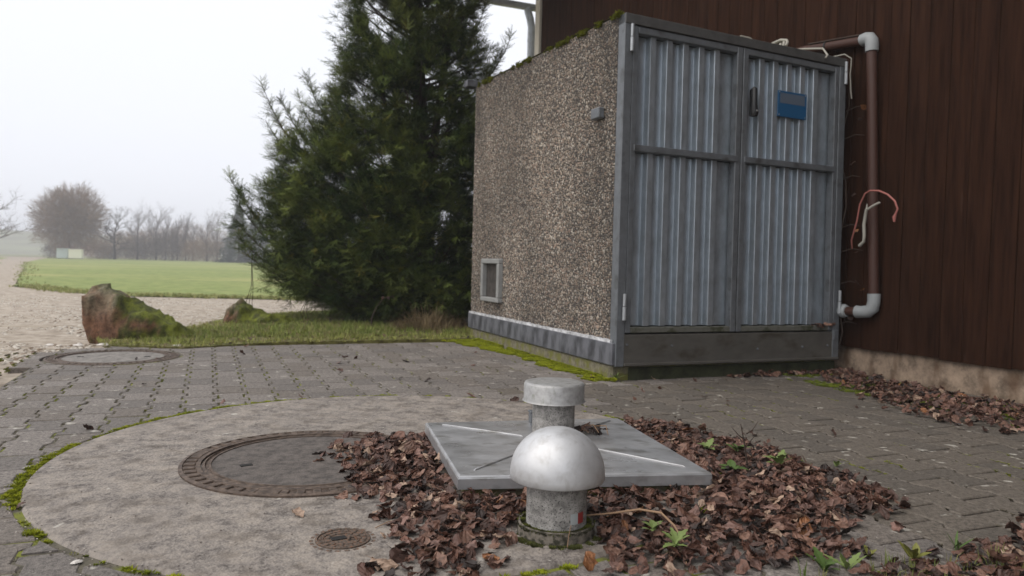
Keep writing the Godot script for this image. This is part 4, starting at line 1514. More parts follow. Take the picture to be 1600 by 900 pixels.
func moss() -> void:
	var tm := tuft_mesh(14, 0.008, 0.9)
	var n := noise(23, 1.0, 3)
	var places := []
	var cols := []
	var tone := func() -> Color: return Color(0.23, 0.27, 0.012).lerp(Color(0.36, 0.37, 0.015), rng.randf()) * rf(0.6, 1.2)
	# the joint round the slab
	for k in 9000:
		var a := rng.randf() * TAU
		var dirv := Vector2(cos(a), sin(a))
		var thick := n.get_noise_2d(cos(a) * 9.0, sin(a) * 9.0) + 0.35 * n.get_noise_2d(cos(a) * 30.0, sin(a) * 30.0)
		var west := clampf(-dirv.x * 0.9 + 0.15, 0.0, 1.0)
		if thick + west * 0.55 - 0.22 < rng.randf() * 0.55:
			continue
		var p := DISC + dirv * (DISC_R + rf(0.0, 0.014 + 0.022 * clampf(thick + 0.4 * west, 0.0, 1.0)))
		places.append(Transform3D(Basis(Vector3.UP, rf(0, TAU)) * Basis.from_scale(Vector3.ONE * rf(0.5, 1.15)), Vector3(p.x, rf(-0.01, 0.001), p.y)))
		cols.append(tone.call())
	tag(scatter(tm, places, cols, "joint_moss", M["moss"]), "bright yellow green moss in the joint round the concrete slab", "moss", "", "stuff")
	# joints of the paving
	places = []
	cols = []
	for k in 48000:
		var col := rng.randi_range(-12, 24)
		var u := -0.03 - 0.1275 * (col + 0.5)
		var v := rf(-2.6, 1.9)
		var w0 := at_uv(u, 0, -v)
		var patch := n.get_noise_2d(w0.x * 1.6 + 30.0, w0.z * 1.6)
		var westw := clampf((-0.9 - w0.x) * 0.5, 0.0, 1.0)
		var dirty := patch + westw * 0.5 < 0.05 + rng.randf() * 0.4
		if w0.z > -1.35 or (dirty and (rng.randf() > 0.25 + 0.5 * westw)):
			continue
		var ph := fposmod(v + (2.115 if posmod(col, 2) == 0 else 2.03), 0.177) / 0.177
		var zig := 0.0115 if ph < 0.25 or ph > 0.75 else -0.0115
		var p := at_uv(u - zig + rf(-0.005, 0.005), 0, -v)
		if Vector2(p.x, p.z).distance_to(DISC) < DISC_R + 0.01 or Vector2(p.x, p.z).distance_to(COVER_FAR) < 0.38 or (u > -0.02 and v > -0.02):
			continue
		places.append(Transform3D(Basis(Vector3.UP, rf(0, TAU)) * Basis.from_scale(Vector3.ONE * rf(0.35, 0.8)), Vector3(p.x, rf(-0.008, -0.003), p.z)))
		cols.append((Color(0.13, 0.11, 0.075) if dirty else Color(0.15, 0.16, 0.03).lerp(Color(0.26, 0.28, 0.02), clampf(patch + 0.4, 0, 1))) * rf(0.5, 1.1))
	tag(scatter(tm, places, cols, "paving_moss", M["moss"]), "patchy green moss growing in the joints of the paving", "moss", "", "stuff")
	# along the cabinet foot
	places = []
	cols = []
	for k in 20000:
		var v := rf(-0.05, 2.15)
		var wd := 0.11 + 0.09 * n.get_noise_1d(v * 3.0) + 0.16 * smoothstep(1.1, 2.0, v)
		var u := -0.005 - pow(rng.randf(), 1.3) * wd
		if n.get_noise_2d(u * 14.0, v * 6.0) < -0.18 + 0.4 * (0.0 if v > 0.25 else 0.6):
			continue
		var p := at_uv(u, 0, -v)
		places.append(Transform3D(Basis(Vector3.UP, rf(0, TAU)) * Basis.from_scale(Vector3(1.0, rf(0.7, 1.2), 1.0) * rf(0.7, 1.5)), Vector3(p.x, rf(-0.004, 0.004) + 0.012 * clampf(1.0 + u / 0.05, 0, 1), p.z)))
		cols.append(tone.call() * 1.1)
	tag(scatter(tm, places, cols, "cabinet_moss", M["moss"]), "cushions of yellow green moss along the foot of the pebble dashed wall", "moss", "", "stuff")
	# by the barn plinth
	places = []
	cols = []
	for k in 12000:
		var d := rf(-0.1, 2.2)
		var u := 1.66 - rf(0.05, 0.62)
		if n.get_noise_2d(u * 3.2 + 70.0, d * 2.2) < 0.03:
			continue
		var p := at_uv(u, 0, d)
		places.append(Transform3D(Basis(Vector3.UP, rf(0, TAU)) * Basis.from_scale(Vector3.ONE * rf(0.5, 1.2)), Vector3(p.x, rf(-0.006, 0.004), p.z)))
		cols.append(Color(0.13, 0.17, 0.02).lerp(Color(0.24, 0.28, 0.02), rng.randf()) * rf(0.5, 1.1))
	tag(scatter(tm, places, cols, "barn_moss", M["moss"]), "dull green moss on the paving beside the barn plinth", "moss", "", "stuff")
	# on the roof edge and in the collar of the dome vent
	places = []
	cols = []
	for k in 2600:
		var v := rf(0.02, 2.34)
		var amount := n.get_noise_1d(v * 5.0 + 40.0)
		if amount < 0.12 - 0.1 * clampf(1.0 - absf(v - 0.9) / 0.9, 0, 1):
			continue
		var q := at_uv(rf(-0.018, 0.03), roof_y(v) + rf(-0.018, 0.012) - 0.02 * rng.randf() * amount, -v)
		places.append(Transform3D(Basis(Vector3.UP, rf(0, TAU)) * Basis(Vector3.BACK, rf(0, 0.9)) * Basis.from_scale(Vector3.ONE * rf(0.6, 1.5) * (0.6 + amount)), q))
		cols.append(tone.call() * 0.5)
	tag(scatter(tm, places, cols, "roof_moss", M["moss"]), "small cushions of moss along the left roof edge of the cabinet", "moss", "", "stuff")
	places = []
	cols = []
	for k in 900:
		var a := rng.randf() * TAU
		var am := n.get_noise_2d(cos(a) * 3.0, sin(a) * 3.0 + 5.0)
		var r := rf(0.070, 0.082)
		places.append(Transform3D(Basis(Vector3.UP, rf(0, TAU)) * Basis.from_scale(Vector3.ONE * rf(0.4, 1.1)), Vector3(DOME.x + r * cos(a), 0.026 + 0.006 * am, DOME.y + r * sin(a))))
		cols.append((Color(0.11, 0.12, 0.015) if am > 0.1 else Color(0.045, 0.042, 0.018)) * rf(0.5, 1.2))
	for k in 500:
		var a := rf(0.3, 2.9)
		var r := rf(0.088, 0.108)
		if n.get_noise_2d(a * 6.0, 80.0) < 0.0:
			continue
		places.append(Transform3D(Basis(Vector3.UP, rf(0, TAU)) * Basis.from_scale(Vector3.ONE * rf(0.3, 0.8)), Vector3(DOME.x + r * cos(a), 0.005, DOME.y + r * sin(a))))
		cols.append(Color(0.08, 0.085, 0.02) * rf(0.5, 1.6))
	tag(scatter(tm, places, cols, "collar_moss", M["moss"]), "dark moss packed in the collar of the domed vent", "moss", "", "stuff")


func blade_mesh(n: int, h: float, spread: float, w: float) -> ArrayMesh:
	var b := mb()
	for k in n:
		var a := rf(0, TAU)
		var dirv := Vector3(cos(a), 0, sin(a))
		var side := Vector3(-sin(a), 0, cos(a)) * w
		var q := dirv * rf(0, 0.02)
		var hh := h * rf(0.5, 1.1)
		var lean := rf(0.1, spread)
		var m := q + Vector3.UP * hh * 0.6 + dirv * hh * lean * 0.35
		var tip := q + Vector3.UP * hh * (1.0 - 0.3 * lean) + dirv * hh * lean
		b.quad(q - side, m - side * 0.8, m + side * 0.8, q + side)
		b.tri(m - side * 0.8, tip, m + side * 0.8)
	return b.mesh()


func grasses() -> void:
	var bm := blade_mesh(9, 0.06, 0.9, 0.0016)
	var n := noise(33, 0.8, 3)
	var places := []
	var cols := []
	var bb := bounds(VERGE).grow(0.1)
	for k in 26000:
		var p := bb.position + Vector2(rng.randf(), rng.randf()) * bb.size
		if not inside(p, VERGE) and edge_distance(p, VERGE) > 0.05 * rng.randf():
			continue
		if p.y < -9.2 or (p.x > 0.5):
			continue
		var under := clampf(1.0 - p.distance_to(Vector2(-0.85, -7.6)) / 1.3, 0.0, 1.0)
		var g := n.get_noise_2d(p.x, p.y)
		if rng.randf() < 0.3 - g + under * 0.8:
			continue
		var near := smoothstep(0.5, 0.0, edge_distance(p, VERGE))
		var s := rf(0.5, 1.25) * (1.0 - 0.45 * near)
		places.append(Transform3D(Basis(Vector3.UP, rf(0, TAU)) * Basis.from_scale(Vector3(1, s, 1)), Vector3(p.x, 0.008, p.y)))
		var c := Color(0.16, 0.22, 0.04).lerp(Color(0.33, 0.33, 0.075), clampf(rng.randf() * 0.7 + near * 0.4, 0, 1))
		if rng.randf() < 0.16:
			c = Color(0.3, 0.23, 0.12)
		cols.append(c * rf(0.6, 1.15))
	tag(scatter(bm, places, cols, "verge_grass", M["grass"]), "short patchy grass on the verge before the dark conifer and boulders", "grass", "", "stuff")
	bm = blade_mesh(9, 0.08, 0.9, 0.003)
	places = []
	cols = []
	for k in range(5, field_rim.size() - 20):
		for j in (26 if k > 64 else 4):
			var p: Vector2 = field_rim[k].lerp(field_rim[k + 1], rng.randf()) + Vector2(rf(-0.25, 0.25), rf(-0.5, 0.1))
			places.append(Transform3D(Basis(Vector3.UP, rf(0, TAU)) * Basis.from_scale(Vector3(1, rf(0.3, 1.0), 1)), Vector3(p.x, -0.025, p.y)))
			cols.append(Color(0.2, 0.235, 0.065).lerp(Color(0.36, 0.33, 0.14), rng.randf()) * rf(0.85, 1.15))
	tag(scatter(bm, places, cols, "field_margin", M["grass"]), "ragged yellowish grass margin along the near edge of the field", "grass", "", "stuff")
	bm = blade_mesh(7, 0.05, 0.9, 0.0011)
	places = []
	cols = []
	for k in 90:
		var p := Vector2(rf(0.6, 1.15), rf(-1.66, -1.46))
		if p.y < -1.5 - (p.x - 0.55) * 0.22:
			continue
		places.append(Transform3D(Basis(Vector3.UP, rf(0, TAU)) * Basis.from_scale(Vector3(1, rf(0.4, 1.1), 1)), Vector3(p.x, 0.0, p.y)))
		cols.append(Color(0.1, 0.15, 0.025).lerp(Color(0.24, 0.22, 0.07), rng.randf()) * rf(0.7, 1.1))
	tag(scatter(bm, places, cols, "corner_grass", M["grass"]), "sparse grass blades among the leaves at the lower right corner", "grass", "", "stuff")
	# dead tussock under the tree
	places = []
	cols = []
	bm = blade_mesh(10, 0.34, 0.85, 0.0016)
	for k in 150:
		var p := Vector2(-0.74 + 0.2 * rng.randfn(), -6.72 + 0.14 * rng.randfn())
		places.append(Transform3D(Basis(Vector3.UP, rf(0, TAU)) * Basis(Vector3.RIGHT, rf(-0.5, 0.5)) * Basis.from_scale(Vector3(1, rf(0.15, 1.15) * (1.0 - 0.7 * minf(1.0, absf(p.x + 0.7) / 0.5)), 1)), Vector3(p.x, 0.0, p.y)))
		cols.append(Color(0.25, 0.19, 0.09).lerp(Color(0.16, 0.1, 0.055), rng.randf()) * rf(0.6, 1.2))
	tag(scatter(bm, places, cols, "dead_grass_tussock", M["grass"]), "brown tussock of dead grass at the foot of the dark conifer", "grass", "", "stuff")


func pebble_mesh() -> ArrayMesh:
	var b := mb()
	var ring := []
	for k in 6:
		var a := TAU * k / 6.0
		ring.append(Vector3(cos(a) * rf(0.8, 1.1), rf(-0.1, 0.15), sin(a) * rf(0.8, 1.1)))
	var top := []
	for k in 6:
		top.append(Vector3(ring[k].x * 0.55, 0.55 + rf(-0.08, 0.08), ring[k].z * 0.55))
	for k in 6:
		var m := (k + 1) % 6
		b.quad(ring[k], top[k], top[m], ring[m])
		b.tri(top[k], Vector3(0.05, 0.66, 0), top[m])
		b.tri(ring[k], Vector3(0, -0.5, 0), ring[m])
	return b.mesh()


func stones() -> void:
	var pm := pebble_mesh()
	var places := []
	var cols := []
	var n := noise(43, 0.6, 3)
	for k in 20000:
		var p := Vector2(rf(-7.5, -1.2), -4.0 - pow(rng.randf(), 2.0) * 7.3)
		if p.x < p.y * 0.78 or inside(p, VERGE):
			continue
		var q := to_uv(Vector3(p.x, 0, p.y))
		if q.x > -2.95 + 0.05 * rng.randf() and q.y < 2.02:
			continue
		if n.get_noise_2d(p.x, p.y) < -0.25:
			continue
		var edge := clampf(1.0 - absf(q.x + 3.0) / 0.7, 0.0, 1.0)
		var s := rf(0.004, 0.012) * (1.0 + edge * rng.randf() * 1.3)
		places.append(Transform3D(Basis(Vector3.UP, rf(0, TAU)) * Basis.from_scale(Vector3(s, s * rf(0.5, 0.9), s * rf(0.7, 1.2))), Vector3(p.x, -0.03, p.y)))
		var c := Color(0.46, 0.41, 0.35).lerp(Color(0.62, 0.57, 0.5), rng.randf())
		if rng.randf() < 0.14 + 0.25 * edge:
			c = Color(0.17, 0.12, 0.08)
		cols.append(c * rf(0.7, 1.1))
	tag(scatter(pm, places, cols, "gravel_stones", M["stones"]), "loose pale gravel strewn over the track and beside the paving", "gravel", "", "stuff")
	# grit in the joints and on the slab
	places = []
	cols = []
	for k in 1700:
		var p := Vector2(rf(-1.9, 1.2), rf(-4.4, -1.4))
		var dd := p.distance_to(DISC)
		if rng.randf() < 0.15:
			var a := rf(1.7, 3.6)
			p = DISC + Vector2(cos(a), sin(a)) * (DISC_R + rf(-0.01, 0.05))
		var s := rf(0.0007, 0.0022)
		places.append(Transform3D(Basis(Vector3.UP, rf(0, TAU)) * Basis.from_scale(Vector3(s, s, s * 1.3)), Vector3(p.x, 0.007 if p.distance_to(DISC) < DISC_R else 0.001, p.y)))
		cols.append((Color(0.1, 0.075, 0.06) if rng.randf() < 0.6 else Color(0.5, 0.45, 0.4)) * rf(0.6, 1.2))
	tag(scatter(pm, places, cols, "grit", M["stones"]), "fine grit and crumbs on the concrete slab and paving", "grit", "", "stuff")
	# white pebbles by the barn
	var white := [[1.49, 0.075, 0.022, "largest white pebble at the right end of the cabinet footing"], [1.60, 0.21, 0.017, "white pebble on the paving where barn and cabinet meet"], [1.44, 0.25, 0.015, "small white pebble on the mossy paving before the cabinet"], [1.60, 0.72, 0.02, "pale pebble on the leaf drift beside the barn plinth"]]
	for w in white:
		var o := put(pm, "pebble", mat("pale_pebble", lin(0.6, 0.56, 0.52), 0.8))
		o.position = at_uv(w[0], 0.004, w[1])
		o.scale = Vector3(1.0, 0.85, 0.9) * w[2]
		tag(o, w[3], "pebble")
	# two pale stones on the slab rim at the front left
	var spots := [[Vector2(-0.86, -1.47), 0.012, "flat pale stone chip lying in the slab joint at the lower left"], [Vector2(-2.28, -5.06), 0.055, "flat pale stone at the edge of the grass near the far manhole"], [Vector2(-2.92, -5.0), 0.035, "whitish stone lying left of the big boulder's foot"], [Vector2(-2.78, -5.06), 0.04, "whitish stone lying right before the big boulder's foot"], [Vector2(-3.1, -4.98), 0.03, "smallest whitish stone in the row before the big boulder"]]
	for s in spots:
		var o := put(pm, "stone", M["pale_pebble"])
		o.position = Vector3(s[0].x, 0.002, s[0].y)
		o.rotation.y = s[1] * 90.0
		o.scale = Vector3(1.2, 0.5, 0.8) * s[1]
		tag(o, s[2], "stone")


func boulder(called: String, label: String, at: Vector3, turn: float, top: Array, depth: float, sd: int, green := 0.0) -> void:
	var b := mb(true)
	b.group = 0
	var n := noise(sd, 5.0, 4)
	var n2 := noise(sd + 1, 4.0, 3)
	var cols := 34
	var ring := 26
	var grid := []
	var tint := []
	for i in cols + 1:
		var s := float(i) / cols
		var k := 0
		var x: float = lerpf(top[0].x, top[-1].x, s)
		while k < top.size() - 2 and top[k + 1].x < x:
			k += 1
		var f: float = clampf((x - top[k].x) / (top[k + 1].x - top[k].x), 0.0, 1.0)
		var yt: float = lerpf(top[k].y, top[k + 1].y, f)
		var yb: float = lerpf(top[k].z, top[k + 1].z, f)
		var row := []
		var trow := []
		for j in ring:
			var a := TAU * j / ring
			var w := sin(PI * clampf(0.16 + s * 0.8, 0, 1))
			var p := Vector3(x, (yt + yb) / 2.0 + (yt - yb) / 2.0 * signf(sin(a)) * pow(absf(sin(a)), 0.75), depth * pow(w, 0.4) * signf(cos(a)) * pow(absf(cos(a)), 0.8))
			if i == 0 or i == cols:
				p.z *= 0.7 if i == 0 else 0.35
				p.y = lerpf(p.y, (yt + yb) / 2.0, 0.18 if i == 0 else 0.5)
			var dsp := n.get_noise_3dv(p * 1.5) * 0.055 + (roundf(n2.get_noise_3dv(p * 1.2) * 5.0) / 5.0) * 0.05
			p += (p - Vector3(x, (yt + yb) / 2.0, 0)).normalized() * dsp
			p.x += n2.get_noise_3dv(p * 1.3 + Vector3(9, 0, 0)) * 0.03
			row.append(p)
			var mossy := n.get_noise_3dv(p * 0.8 + Vector3(3, 7, 1)) + 0.75 * clampf(sin(a) * 0.6 + 0.35, -0.3, 1.0) * smoothstep(0.15, 0.45, s) + 0.25 * smoothstep(0.4, 0.9, s) - 0.1 + green
			var c := Color(0.4, 0.2, 0.115).lerp(Color(0.2, 0.105, 0.065), clampf(0.5 + n2.get_noise_3dv(p * 2.0), 0, 1))
			if s < 0.3 and sin(a) > 0.1:
				c = c.lerp(Color(0.33, 0.3, 0.2), clampf(0.2 + 1.2 * n2.get_noise_3dv(p * 1.5) + sin(a) * 0.5, 0, 1))
			c = c.lerp(Color(0.11, 0.12, 0.025), smoothstep(0.22, 0.45, mossy))
			c = c.lerp(Color(0.22, 0.25, 0.025), smoothstep(0.5, 0.8, mossy + 0.5 * n2.get_noise_3dv(p * 5.0)))
			trow.append(c)
		grid.append(row)
		tint.append(trow)
	for i in cols:
		for j in ring:
			var m := (j + 1) % ring
			b.tri3(grid[i][j], grid[i + 1][j], grid[i + 1][m], tint[i][j], tint[i + 1][j], tint[i + 1][m])
			b.tri3(grid[i][j], grid[i + 1][m], grid[i][m], tint[i][j], tint[i + 1][m], tint[i][m])
	for e in [0, cols]:
		for j in range(1, ring - 1):
			b.tri3(grid[e][0], grid[e][j], grid[e][j + 1], tint[e][0], tint[e][j], tint[e][j + 1])
	var o := build(b, called, M["rock"])
	o.position = at
	o.rotation.y = turn
	tag(o, label, "boulder")


# ------------------------------------------------------------------ weeds
func green_leaf(ln: float, wd: float, lobes: int, droop: float) -> MB:
	var b := mb()
	var n := 8
	var prev := []
	for i in n + 1:
		var s := float(i) / n
		var w := wd * sin(PI * (0.08 + 0.9 * s)) * (1.0 + (0.35 if lobes and i % 2 else -0.15) * (1.0 if lobes else 0.0))
		var c := Vector3(0, ln * (0.55 * s - droop * s * s), ln * s)
		var row := [c + Vector3(-w, 0.15 * w, 0), c, c + Vector3(w, 0.15 * w, 0)]
		if i:
			b.quad(prev[0], row[0], row[1], prev[1])
			b.quad(prev[1], row[1], row[2], prev[2])
		prev = row
	return b


func weeds() -> void:
	var green := mat("weed_green", lin(0.06, 0.105, 0.018), 0.7)
	var pale := mat("weed_pale", lin(0.15, 0.2, 0.055), 0.7)
	var olive := mat("weed_olive", lin(0.16, 0.16, 0.03), 0.65)
	var spots := [
		[Vector3(0.662, 0.0, -1.52), 9, 0.048, 0.010, true, 0.3, green, "leafy green dandelion rosette at the bottom edge of the paving"],
		[Vector3(0.715, 0.0, -1.535), 6, 0.04, 0.006, true, 0.1, pale, "upright pale green toothed weed beside the dandelion rosette"],
		[Vector3(0.79, 0.0, -1.60), 8, 0.022, 0.008, false, 0.2, olive, "small olive weed in the paving joint right of the leaf heap"],
		[Vector3(0.655, 0.03, -2.42), 8, 0.04, 0.009, true, 0.35, pale, "pale green weed in the leaves right of the hatch corner"],
		[Vector3(0.735, 0.04, -2.36), 7, 0.045, 0.012, false, 0.4, green, "green leafed weed among leaves behind the thin sapling"],
		[Vector3(0.83, 0.03, -2.25), 9, 0.05, 0.009, true, 0.3, pale, "pale weed in the leaves right of the thin sapling"],
		[Vector3(0.66, 0.03, -2.16), 6, 0.045, 0.014, false, 0.4, green, "dark green weed at the foot of the thin sapling"],
		[Vector3(0.36, 0.03, -1.56), 8, 0.05, 0.008, true, 0.35, pale, "pale weed in the leaf heap below the arching stem"],
		[Vector3(0.33, 0.03, -1.65), 6, 0.035, 0.008, false, 0.4, pale, "small weed in the leaf heap under the arching stem"],
		[Vector3(0.98, 0.02, -1.60), 7, 0.05, 0.003, false, 0.1, green, "grassy green weed in the leaves at the lower right edge"],
		[Vector3(1.05, 0.0, -2.36), 6, 0.03, 0.006, false, 0.3, pale, "tiny pale weed in a paving joint right of the heap"],
		[Vector3(0.86, 0.02, -1.55), 9, 0.035, 0.008, false, 0.2, olive, "yellowish weed with small leaves at the bottom right"],
		[Vector3(0.575, 0.01, -4.02), 10, 0.06, 0.006, true, 0.3, pale, "withered pale weed at the front left foot of the cabinet"],
	]
	for s in spots:
		var t := thing("weed", s[7], "weed", s[0], 0.0, "weeds")
		var b := green_leaf(s[2], s[3], 1 if s[4] else 0, s[5])
		var m := b.mesh()
		for k in s[1]:
			var o := put(m, "blade", s[6], t)
			o.transform = Transform3D(Basis(Vector3.UP, TAU * k / s[1] + rf(-0.3, 0.3)) * Basis(Vector3.RIGHT, rf(-0.6, 0.1)) * Basis.from_scale(Vector3.ONE * rf(0.6, 1.15)), Vector3(rf(-0.006, 0.006), rf(0, 0.006), rf(-0.006, 0.006)))
	# sapling
	var t := thing("sapling", "thin leafless dark sapling standing in the leaves right of the hatch", "sapling", Vector3(0.70, 0.0, -2.17))
	var b := mb(true)
	b.tube([Vector3(0.012, 0, 0), Vector3(0.004, 0.06, 0), Vector3(-0.006, 0.11, 0.005), Vector3(-0.018, 0.17, 0.0)], [0.0035, 0.003, 0.0022, 0.001], 6)
	for q in [[0.05, 0.05, 0.02], [0.08, -0.05, 0.01], [0.1, 0.04, -0.02], [0.12, -0.045, 0.0], [0.14, 0.03, 0.01]]:
		b.group += 1
		b.tube([Vector3(0.0, q[0], 0.0), Vector3(q[1] * 0.5, q[0] + 0.015, q[2]), Vector3(q[1], q[0] + 0.04, q[2])], [0.0018, 0.0014, 0.0007], 5)
	build(b, "stem", M["bark"], t)
	for k in 5:
		var o := put(leaf_meshes[k], "withered_leaf", leaf_mats[[1, 5, 3, 1, 6][k]], t)
		o.transform = Transform3D(Basis.from_euler(Vector3(rf(-1, 1), rf(0, 6), rf(-1, 1))) * 0.35, Vector3(rf(-0.04, 0.04), 0.06 + 0.02 * k, rf(-0.01, 0.02)))
	# arching stem
	b = mb(true)
	b.tube([Vector3(0.185, 0.045, -1.70), Vector3(0.24, 0.058, -1.68), Vector3(0.30, 0.075, -1.66), Vector3(0.345, 0.075, -1.64), Vector3(0.37, 0.055, -1.62), Vector3(0.385, 0.03, -1.60), Vector3(0.395, 0.01, -1.59)], [0.002, 0.0024, 0.0026, 0.0026, 0.0024, 0.0022, 0.002], 7)
	b.group += 1
	b.tube([Vector3(0.375, 0.02, -1.60), Vector3(0.38, 0.01, -1.54), Vector3(0.37, 0.02, -1.50)], [0.0018, 0.0018, 0.0012], 6)
	tag(build(b, "arching_stem", M["dry_stem"]), "long thin tan stem arching out of the leaves right of the domed vent", "stem")
	b = mb(true)
	b.tube([Vector3(0.135, 0.006, -1.60), Vector3(0.137, 0.03, -1.602), Vector3(0.142, 0.055, -1.606)], [0.0011, 0.001, 0.0006], 5)
	tag(build(b, "straw", M["dry_stem"]), "thin upright straw before the collar of the domed vent", "stem")
	b = mb(true)
	b.tube([Vector3(-0.30, 0.009, -1.685), Vector3(-0.275, 0.012, -1.72), Vector3(-0.25, 0.009, -1.745)], [0.0011, 0.0013, 0.0008], 5)
	tag(build(b, "twig", M["dry_stem"]), "tiny bent twig on the slab beside the small valve cover", "twig")
	# twig and bramble at the conifer
	t = thing("bramble", "bent dark bramble stem with withered leaves before the dark conifer", "plant", Vector3(-1.27, 0, -6.75))
	b = mb(true)
	b.tube([Vector3(0, 0, 0), Vector3(0.0, 0.1, 0.01), Vector3(0.04, 0.2, 0.0), Vector3(0.1, 0.28, 0.01), Vector3(0.19, 0.31, 0.0)], [0.008, 0.007, 0.006, 0.005, 0.003], 6)
	build(b, "stem", M["bark"], t)
	for k in 3:
		var o := put(leaf_meshes[k + 2], "withered_leaf", leaf_mats[[6, 1, 0][k]], t)
		o.transform = Transform3D(Basis.from_euler(Vector3(0.9, k * 1.0, 0.3)) * 0.9, Vector3(0.1 + 0.05 * k, 0.29, 0.02))
	# hanging tendrils left of the conifer
	for s in [[-2.62, -7.4, 0.5, "thin hanging tendril over the small mossy stone, longer of two"], [-2.05, -7.3, 0.3, "thin hanging tendril left of the conifer trunk, shorter of two"]]:
		b = mb(true)
		for k in 3:
			b.group += 1
			var x: float = s[0] + 0.03 * k
			b.tube([Vector3(x, 0.02, s[1]), Vector3(x - 0.03, s[2] * 0.35, s[1]), Vector3(x + 0.02 - 0.02 * k, s[2] * 0.7, s[1]), Vector3(s[0] + 0.02, s[2] + 0.1, s[1])], [0.002, 0.0025, 0.0025, 0.002], 4)
		tag(build(b, "tendril", M["bark"]), s[3], "tendril", "tendrils")


# ------------------------------------------------------------------ trees
func spray_mesh(sd: int) -> ArrayMesh:
	var b := mb()
	for tw in 4:
		var start := Vector3(0, 0, [0.0, 0.03, 0.055, 0.02][tw])
		var a: float = [0.0, 0.75, -0.7, -0.9][tw]
		var ln: float = [0.16, 0.10, 0.085, 0.09][tw]
		var d := Vector3(sin(a), rf(-0.1, 0.25), cos(a)).normalized()
		var side := d.cross(Vector3.UP).normalized()
		var n := int(ln / 0.0085)
		b.tri(start - side * 0.0015, start + d * ln, start + side * 0.0015, Color(0.5, 0.35, 0.2))
		for k in n:
			var s := (k + 0.5) / n
			var q := start + d * ln * s
			var l := 0.024 * (1.0 - 0.35 * s) * rf(0.8, 1.1)
			for e in [-1.0, 1.0]:
				var dr: Vector3 = (side * e * 0.85 + d * 0.6 + Vector3(0, rf(-0.15, 0.4), 0)).normalized()
				b.tri(q - d * 0.0026, q + dr * l, q + d * 0.0026)
	return b.mesh()


func crown_radius(left: bool, h: float) -> float:
	var hs := [0.05, 0.25, 0.5, 0.9, 1.4, 1.75, 2.1, 2.5, 3.2, 4.0, 4.8, 5.5]
	var rl := [0.85, 1.3, 1.65, 1.82, 1.72, 1.55, 1.38, 1.0, 0.86, 0.72, 0.45, 0.08]
	var rr := [0.7, 0.95, 1.1, 1.15, 1.1, 1.0, 0.9, 0.8, 0.72, 0.6, 0.4, 0.08]
	var r: Array = rl if left else rr
	for i in hs.size() - 1:
		if h < hs[i + 1]:
			return lerpf(r[i], r[i + 1], clampf((h - hs[i]) / (hs[i + 1] - hs[i]), 0, 1))
	return 0.05


